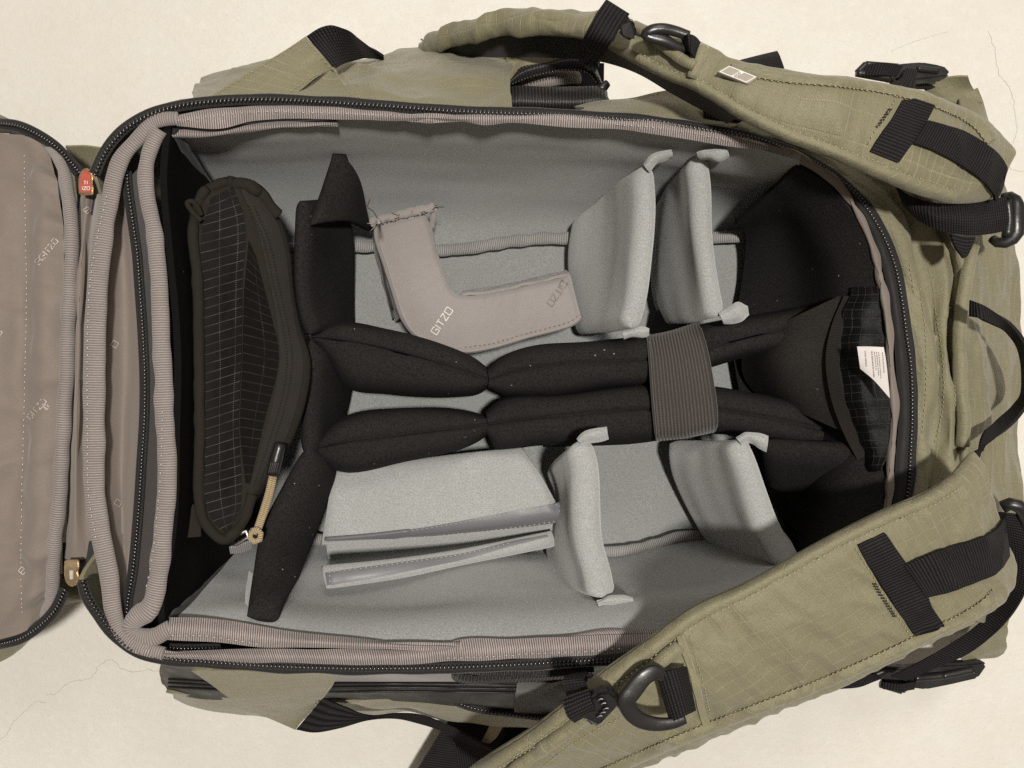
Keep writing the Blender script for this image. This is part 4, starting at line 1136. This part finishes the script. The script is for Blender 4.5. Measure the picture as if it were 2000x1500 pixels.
for x, y0, y1, wd in ((1688, 685, 715, 2.4), (1701, 686, 736, 2.6), (1707, 687, 722, 1.4), (1711, 687, 733, 1.4), (1715, 687, 738, 1.4), (1722, 688, 724, 1.8)):
    y = y0
    while y < y1:
        l = random.uniform(1.5, 4.5)
        b = len(V)
        sl = (y - 677) * .09
        for xx, yy in ((x + sl, y), (x + sl + wd, y), (x + sl + wd, y + l), (x + sl, y + l)):
            V.append(DLab.hit(xx, yy, .0003)[:])
        F.append((b, b + 1, b + 2, b + 3))
        y += l + random.uniform(.5, 1.4)
mk('fine_print', np.array(V), F, np.array(V)[:, :2], MINK, lab)

# ------------------------------------------------------------------ black hinged dividers
def puff(name, up, seam, lo, zt, zs, mat, parent, nu=60):
    def mixr(a, b, f):
        A = curve(R2(*a), 24)
        B = curve(R2(*b), 24)
        return (A + (B - A) * f)[:, :2].ravel().tolist()
    e = lambda z: [z - .010, z - .001, z, z, z, z - .001, z - .010]
    rows = [R(.042, *mixr(up, seam, .25)), R(e(zs - .02), *mixr(up, seam, .02)), R(e(zs), *mixr(up, seam, 0)), R(e(zt), *mixr(up, seam, .55)), R(e(zt + .0005), *mixr(up, seam, .92)), R(e(zt - .004), *mixr(up, seam, 1)),
            R(e(zt + .0005), *mixr(lo, seam, .92)), R(e(zt), *mixr(lo, seam, .55)), R(e(zs), *mixr(lo, seam, 0)), R(e(zs - .02), *mixr(lo, seam, .02)), R(.042, *mixr(lo, seam, .25))]
    return sheet(name, rows, mat, parent, nu, 60, thick=.003, wr=[(.0014, 20, 25)])


H1 = thing('hinged_divider', 'long black felt hinged divider running beside the taupe corner pad', 'divider', (-.05, .01, .04))
puff('panel', [607, 656, 652, 633, 760, 644, 868, 673, 930, 702, 950, 718], [607, 658, 680, 667, 780, 688, 880, 718, 954, 741], [607, 660, 634, 701, 674, 756, 760, 769, 886, 777, 940, 768, 955, 756], .128, .100, MBLK, H1)
puff('panel', [950, 720, 969, 704, 1030, 678, 1156, 666, 1264, 656, 1370, 634, 1470, 615, 1650, 582], [956, 741, 1000, 726, 1090, 712, 1270, 701, 1380, 680, 1480, 655, 1640, 622], [952, 760, 975, 772, 1048, 776, 1174, 759, 1271, 749, 1386, 717, 1449, 698, 1520, 686, 1632, 668], .128, .100, MBLK, H1, 90)
pillow('panel', [R([.150, .145, .140, .134, .130], 586, 392, 583, 470, 584, 560, 594, 622, 606, 654), R([.13, .115, .10, .10, .10], 632, 392, 636, 430, 635, 500, 636, 580, 646, 648), R([.108, .07, .05, .045, .05], 672, 396, 683, 462, 684, 540, 683, 600, 682, 640, 680, 652)],
       MBLK, H1, 40, 24, thick=.012, edge=.008, wr=[(.0015, 20, 20)])
pillow('panel', [R([.13, .125, .13], 606, 664, 600, 760, 600, 890), R([.10, .09, .10], 650, 690, 645, 765, 622, 890), R([.06, .05, .08], 682, 722, 676, 768, 640, 885)], MBLK, H1, 24, 18, thick=.014)
pillow('wall_tab', [R([.150, .142, .142], 606, 440, 634, 352, 650, 300), R([.128, .136, .142], 668, 432, 668, 352, 663, 300), R([.085, .115, .140], 721, 452, 700, 372, 677, 304)], MBLK, H1, 26, 20, thick=.009, edge=.003, wr=[(.0015, 40, 30)])

H2 = thing('hinged_divider', 'long black felt hinged divider running beside the grey folded divider', 'divider', (-.05, -.03, .04))
puff('panel', [610, 872, 652, 824, 688, 808, 832, 797, 922, 804, 950, 812], [610, 878, 680, 862, 780, 850, 880, 838, 953, 829], [612, 884, 625, 900, 663, 918, 796, 901, 922, 869, 944, 856, 954, 848], .128, .100, MBLK, H2)
puff('panel', [948, 804, 976, 781, 1084, 769, 1264, 752, 1398, 756, 1470, 768, 1590, 793, 1664, 848], [954, 829, 1000, 822, 1100, 812, 1270, 798, 1400, 800, 1500, 816, 1600, 838, 1667, 856], [950, 852, 957, 873, 1048, 868, 1228, 866, 1398, 847, 1485, 857, 1605, 873, 1664, 862], .126, .098, MBLK, H2, 90)
pillow('panel', [R([.128, .138, .152, .170, .196], 604, 872, 560, 945, 516, 1030, 498, 1110, 482, 1204), R([.11, .12, .135, .162, .194], 630, 885, 596, 962, 560, 1050, 540, 1125, 512, 1208), R([.075, .08, .09, .14, .190], 655, 910, 632, 970, 604, 1048, 576, 1125, 545, 1208)],
       MBLK, H2, 40, 24, thick=.018, wr=[(.0015, 20, 20)])
sheet('wall_tab', [R([.160, .178], 486, 1115, 479, 1160, 478, 1190), R([.165, .182], 506, 1128, 492, 1162, 482, 1192)], MFELT, H2, 12, 6, thick=.001)
tb = sheet('velcro_tab', [R([.112, .10], 1060, 862, 1120, 862, 1232, 852), R([.08, .08], 1060, 873, 1120, 872, 1230, 868)], MBLK2, H2, 20, 6, thick=.003)

el = sheet('elastic_band', [R([.06, .10, .124, .132, .133, .132, .129, .112, .09], 1266, 664, 1262, 657, 1263, 662, 1268, 700, 1272, 760, 1277, 820, 1280, 850, 1281, 862, 1278, 858),
                            R([.06, .10, .126, .134, .135, .134, .130, .112, .09], 1320, 650, 1312, 646, 1315, 652, 1324, 695, 1332, 755, 1338, 815, 1340, 848, 1338, 856, 1335, 852),
                            R([.06, .10, .124, .132, .133, .132, .129, .112, .09], 1370, 642, 1361, 629, 1366, 635, 1380, 680, 1392, 740, 1400, 800, 1402, 828, 1396, 844, 1388, 842)], MELA, None, 60, 22, thick=.0018)
tag(el, 'ribbed brown elastic band wrapped around both black hinged dividers', 'elastic band')
De = Drape(el)
for q in ([1266, 668, 1269, 700, 1273, 760, 1278, 820, 1281, 848], [1368, 642, 1379, 680, 1391, 740, 1399, 800, 1400, 826]):
    tube('hem', De.path(q, 40, 0.0), MELA, el, .0009, n=40, seg=8)
ev = sheet('velcro_end', [R([.07, .09], 1285, 604, 1305, 622, 1340, 636), R([.06, .08], 1272, 646, 1300, 650, 1322, 648)], MBLK2, el, 10, 8)


# ------------------------------------------------------------------ grey dividers
def divider(label, ridge, zr_, midr, zm, base_, zb, tabs, loc, thick=.014):
    t = thing('padded_divider', label, 'divider', loc, 'grey felt dividers')
    pillow('pad', [R(zr_, *ridge), R(zm, *midr), R(zb, *base_)], MFELTD, t, 46, 30, thick=thick, edge=.007, wr=[(.0026, 14, 22), (.0014, 9, 50)])
    for tp, tz in tabs:
        h = len(tp) // 2
        a_, b_ = tp[:h], tp[h:]
        tp = inset(a_, b_, -.35) + inset(a_, b_, 1.35)
        sheet('tab', [R(tz, *tp[:h]), R([q + .003 for q in tz], *inset(tp[:h], tp[h:], .3)), R([q + .0015 for q in tz], *inset(tp[:h], tp[h:], .7)), R([q - .004 for q in tz], *tp[h:])], MFELTD, t, 22, 12, thick=.0026, wr=[(.0012, 120, 90)])
    return t


divider('grey felt divider standing between the taupe corner pad and another grey divider',
        [1262, 322, 1268, 400, 1261, 500, 1248, 590, 1232, 640], [.170, .166, .160, .155, .150], [1200, 368, 1196, 450, 1190, 550, 1182, 650], [.112, .105, .10, .105],
        [1130, 432, 1120, 500, 1122, 560, 1130, 630, 1140, 654], [.06, .05, .05, .055],
        [([1258, 324, 1272, 308, 1290, 300, 1312, 296, 1266, 334, 1280, 318, 1296, 312, 1314, 306], [.172, .176, .178]),
         ([1216, 652, 1236, 646, 1258, 642, 1268, 644, 1218, 660, 1238, 656, 1260, 655, 1268, 652], [.152, .154, .154])], (.08, .09, .04))
divider('grey felt divider with folded top tab standing beside the black end wall',
        [1364, 302, 1374, 360, 1378, 460, 1390, 550, 1404, 618], [.172, .168, .160, .155, .148], [1325, 350, 1318, 440, 1324, 540, 1345, 632], [.115, .108, .10, .105],
        [1292, 405, 1285, 490, 1292, 590, 1318, 632], [.06, .05, .05, .06],
        [([1362, 300, 1378, 296, 1400, 292, 1420, 294, 1366, 308, 1382, 308, 1402, 310, 1424, 304], [.180, .188, .190]),
         ([1406, 616, 1424, 606, 1444, 598, 1462, 600, 1412, 628, 1430, 625, 1450, 620, 1464, 612], [.150, .152, .150])], (.14, .09, .04))
divider('grey felt divider pressed against the end of the folded grey divider',
        [1132, 860, 1144, 900, 1148, 980, 1156, 1060, 1172, 1120, 1180, 1168], [.158, .160, .160, .160, .165, .170], [1104, 885, 1124, 970, 1118, 1050, 1150, 1160], [.12, .115, .115, .14],
        [1080, 905, 1104, 970, 1084, 1050, 1092, 1100, 1130, 1156], [.075, .07, .06, .07, .11],
        [([1128, 860, 1146, 846, 1166, 842, 1186, 838, 1134, 868, 1152, 860, 1170, 858, 1188, 852], [.160, .163, .160]),
         ([1168, 1176, 1190, 1168, 1215, 1166, 1236, 1170, 1170, 1182, 1192, 1180, 1216, 1182, 1238, 1178], [.174, .172, .168])], (.04, -.1, .04), .019)
divider('grey felt divider half shaded by the shoulder strap lying above it',
        [1440, 860, 1460, 900, 1486, 970, 1504, 1020, 1530, 1075, 1545, 1100], [.150, .155, .155, .155, .155, .155], [1390, 862, 1400, 930, 1430, 1010, 1490, 1090], [.112, .105, .105, .12],
        [1308, 866, 1320, 920, 1364, 1004, 1394, 1049, 1460, 1106], [.075, .055, .05, .055, .08],
        [([1440, 858, 1456, 848, 1476, 850, 1500, 858, 1448, 868, 1462, 862, 1480, 868, 1498, 876], [.152, .156, .154])], (.14, -.08, .04), .017)

# folded divider with satin trims
FD = thing('folded_divider', 'grey felt divider lying folded open with two stitched satin trim strips', 'divider', (-.04, -.09, .04))
fa = pillow('flap', [R([.086, .090, .092], 652, 921, 780, 902, 900, 886, 1020, 874), R([.095, .098, .10], 640, 985, 780, 972, 930, 958, 1062, 938), R([.100, .103, .105], 627, 1064, 780, 1050, 940, 1034, 1102, 1012)], MFELTD, FD, 60, 34, thick=.016, edge=.008, wr=[(.0022, 12, 16)])
fb = pillow('flap', [R([.136, .128, .114, .100], 628, 1106, 780, 1090, 910, 1070, 1078, 1036), R([.142, .132, .115, .100], 632, 1128, 780, 1112, 910, 1088, 1082, 1050), R([.146, .134, .115, .098], 638, 1150, 780, 1130, 910, 1102, 1086, 1066)], MFELTD, FD, 60, 16, thick=.010)
sheet('gap_underlay', [R([.076, .080, .088], 636, 1052, 850, 1034, 1092, 1010), R([.078, .082, .090], 640, 1088, 850, 1062, 1088, 1030), R([.092, .092, .092], 642, 1118, 850, 1090, 1080, 1046)], MFELTD, FD, 40, 10, thick=.002)  # felt sheet added under the flaps to lighten the dark gap between them
Dfa, Dfb = Drape(fa), Drape(fb)
tr = Dfa.sheet('satin_trim', [[636, 1050, 720, 1043, 830, 1030, 940, 1010, 1020, 995, 1096, 981], [636, 1056, 720, 1052, 830, 1048, 940, 1038, 1020, 1030, 1099, 1020]], MPATCH, FD, 60, 8, lift=.001, thick=.0008)
stitches('stitching', Drape(tr, fa).path([640, 1057, 760, 1053, 880, 1044, 1000, 1030, 1096, 1016], 120, .0005), MWST, FD)
stitches('stitching', Drape(tr, fa).path([700, 1047, 830, 1032, 940, 1013, 1020, 998, 1094, 984], 100, .0005), MWST, FD, r=.0003)
stitches('stitching', Drape(tr, fa).path([1092, 984, 1094, 1016], 10, .0005), MWST, FD)
tr2 = Dfb.sheet('satin_trim', [[636, 1119, 730, 1106, 830, 1092, 910, 1080, 1000, 1058, 1068, 1045], [640, 1143, 730, 1128, 830, 1108, 910, 1091, 1000, 1066, 1072, 1048]], MPATCH, FD, 60, 8, lift=.0008, thick=.0008)
stitches('stitching', Drape(tr2, fb).path([640, 1118, 730, 1107, 830, 1093, 910, 1081, 1000, 1060], 110, .0005), MWST, FD)
stitches('stitching', Drape(tr2, fb).path([644, 1120, 646, 1146], 10, .0005), MWST, FD)
tube('fold_edge', R([.109, .112], 634, 1053, 720, 1046, 800, 1037), MPATCH, FD, .0012)

# ------------------------------------------------------------------ taupe corner pad
CP = thing('corner_pad', 'taupe padded L-shaped corner piece with a frayed hem and printed lettering', 'pad', (-.03, .06, .04))
cO = [736, 436, 738, 470, 757, 530, 772, 580, 786, 622, 806, 652, 850, 676, 905, 690, 960, 682, 1035, 660, 1090, 646, 1118, 636, 1135, 622]
cI = [830, 418, 845, 450, 853, 490, 864, 520, 875, 552, 884, 568, 897, 576, 914, 578, 950, 574, 994, 566, 1050, 553, 1090, 544, 1114, 537]
cM = [(a + b) / 2 for a, b in zip(cO, cI)]
cp = pillow('pad', [R([.098, .092, .088, .09], *cO), R([.104, .098, .092, .094], *cM), R([.102, .096, .092, .094], *cI)], MPAD, CP, 150, 40, thick=.024, edge=.006, wr=[(.0014, 24, 24), (.0010, 60, 40), (.0007, 150, 60)], bot=1.6)
Dc = Drape(cp)
tube('piping', Dc.path(inset(cO, cI, .04), 110, .0002), MPAD, cp, .0010, n=110, seg=8, wob=.0004)
stitches('stitching', Dc.path(inset(cO[14:], cI[14:], .10), 80, .0003), MTHR, cp, r=.0003)
sheet('gusset', [R([.092, .088, .09], 735, 442, 746, 500, 764, 566, 784, 620), R([.062, .058, .06], 722, 444, 735, 506, 752, 568, 772, 628)], MPAD, CP, 30, 8, thick=.002, wr=[(.001, 80, 60)])
sheet('gusset', [R(.096, 900, 573, 950, 569, 1000, 559, 1060, 545, 1112, 533), R(.066, 905, 566, 950, 561, 1000, 551, 1060, 538, 1106, 527)], MPAD, CP, 30, 8, thick=.002, wr=[(.001, 80, 60)])
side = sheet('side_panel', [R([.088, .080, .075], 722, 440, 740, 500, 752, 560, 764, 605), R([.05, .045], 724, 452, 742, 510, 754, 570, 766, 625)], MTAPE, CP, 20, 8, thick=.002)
hem = tube('frayed_hem', R([.110, .114, .112], 724, 436, 745, 428, 775, 422, 805, 414, 830, 408, 848, 404), MPAD, CP, [.0030, .0026, .0030, .0034, .0030], .0022, n=50, wob=.0016, wf=160)
tube('frayed_hem', R([.110, .105, .10], 848, 404, 846, 424, 842, 446), MPAD, CP, [.003, .0024, .002], wob=.001, wf=150)
random.seed(11)
for i in range(22):
    x = 722 + random.random() * 128
    y = 438 - (x - 722) * .26
    a = random.uniform(0, 6.28)
    l = random.uniform(6, 18)
    tube('loose_thread', R([.112, .116, .113], x, y, x + l * .5 * math.cos(a) + 3, y + l * .5 * math.sin(a), x + l * math.cos(a), y + l * math.sin(a)), MPAD if i % 3 else MTHR, CP, .00032, n=10, seg=5)
tube('loose_thread', R([.112, .125, .12], 738, 428, 728, 412, 718, 404, 720, 396, 722, 390), MTHR, CP, .00035, n=24, seg=5)
stitches('stitching', Drape(cp, hem).path([730, 440, 760, 432, 800, 424, 836, 414], 60, .0012), MTHR, CP, r=.0005)
lettering('printed_logo', 'GITZO', 853, 654, -56, 13.5, Dc, MLOGS, cp, 2.1, .0010, 0, .9)
lettering('printed_logo', 'GITZO', 1098, 548, 124, 12.5, Dc, MLOGD, cp, 1.8, .0010, 0, .9)

# ------------------------------------------------------------------ mesh pouch
PO = thing('zippered_pouch', 'slim dark olive pouch with grid cloth window, zip and tan cord pull', 'pouch', (-.2, 0, .04))
pL = [398, 376, 380, 430, 373, 474, 378, 570, 381, 680, 381, 780, 381, 880, 380, 950, 388, 1005, 412, 1046, 438, 1062]
pR = [440, 356, 500, 372, 546, 425, 566, 485, 574, 570, 588, 642, 606, 700, 594, 800, 556, 890, 508, 965, 452, 1062]
pM = [(a + b) / 2 for a, b in zip(pL, pR)]
po = pillow('body', [R([.165, .172, .172, .165], *pL), R([.166, .156, .150, .154, .166], *pM), R([.165, .150, .140, .140, .15, .165], *pR)], MPOU, PO, 70, 34, thick=.016, edge=.014, wr=[(.0020, 20, 20)])
Dp = Drape(po)
mw = Dp.sheet('window', [[412, 388, 396, 450, 398, 600, 402, 750, 402, 900, 400, 965, 418, 1020, 440, 1040], [455, 366, 476, 420, 474, 560, 470, 700, 466, 850, 472, 930, 470, 990, 452, 1030]], MMESH, PO, 80, 16, lift=.0012, thick=.0008, wr=[(.0012, 30, 60)])
mw2 = Dp.sheet('window', [[486, 470, 478, 560, 474, 700, 470, 850, 480, 945], [500, 500, 528, 610, 545, 690, 515, 830, 488, 945]], MMESH2, PO, 50, 10, lift=.0008, thick=.0008)
zb = Dp.sheet('zip_band', [[470, 372, 500, 440, 524, 540, 542, 640, 548, 700, 538, 770, 512, 870, 488, 955, 458, 1028], [490, 372, 535, 425, 556, 490, 566, 570, 578, 645, 592, 700, 580, 790, 545, 885, 500, 965]], MPTA, PO, 70, 10, lift=.0015, thick=.001)
Dz = Drape(zb, po)
for k in (-5, 5):
    stitches('coil', Dz.path([490 + k, 400, 520 + k, 470, 540 + k, 560, 558 + k, 640, 566 + k, 700, 555 + k, 780, 528 + k, 870, 500 + k, 950], 220, .0008), MPTA, PO, ln=.0010, gap=.0010, r=.0006)
tube('piping', Dp.path([445, 358, 405, 372, 382, 430, 388, 560, 391, 750, 391, 900, 390, 960, 402, 1020, 438, 1052, 470, 1022, 492, 965], 160, .001), MPOU, PO, .0034, n=160, wob=.0008)
tube('piping', Dp.path([445, 358, 490, 366, 540, 420], 40, .001), MPOU, PO, .0042, n=40, wob=.0008)
tube('loop', R([.176, .18, .18, .175], 393, 432, 374, 412, 366, 396, 374, 393, 384, 402, 393, 420), MPOU, PO, .0016, n=30)
sheet('loop', [R([.168, .17], 376, 985, 366, 1020, 362, 1050), R([.168, .17], 392, 990, 392, 1022, 392, 1048)], MPOU, PO, 10, 6)
tg = tube('toggle', R([.168, .168], 548, 866, 540, 895, 532, 928), MPLA, PO, [.0036, .0040, .0042, .0040], seg=14)
for k in range(5):
    tube('rib', R([.1722, .172], 534 + k * 3.5 - 4, 902, 528 + k * 3.5 - 4, 927), MPLA, tg, .0005, n=6, seg=6)
tube('cord', R([.166, .166, .168], 531, 928, 524, 960, 512, 1000, 500, 1036), MTAN, PO, .0018, seg=10)
tube('cord', R([.165, .165, .168], 536, 930, 529, 962, 517, 1002, 504, 1038), MTAN, PO, .0018, seg=10)
tube('cord', R([.170, .172, .171, .170], 492, 1036, 504, 1034, 510, 1044, 506, 1056, 496, 1058, 488, 1050, 492, 1038, 502, 1040), MTAN, PO, .0018, seg=10)
tube('ring', R([.166, .168, .166], 450, 1060, 456, 1048, 474, 1040, 484, 1038, 486, 1046, 474, 1056, 458, 1064, 449, 1061), MSIL, PO, .0013, seg=10)
sheet('tape_end', [R([.158, .160], 448, 1072, 468, 1066, 492, 1058), R([.150, .152], 450, 1082, 470, 1080, 492, 1072)], MGRW, PO, 12, 5)

# ------------------------------------------------------------------ bits of thread on the floor
th = tube('thread', R([.0008, .004, .0008], 822, 76, 832, 82, 838, 90), MTHR, None, .0004, n=14, seg=6)
tag(th, 'short brown thread lying on the floor beside the curved shoulder strap', 'thread')
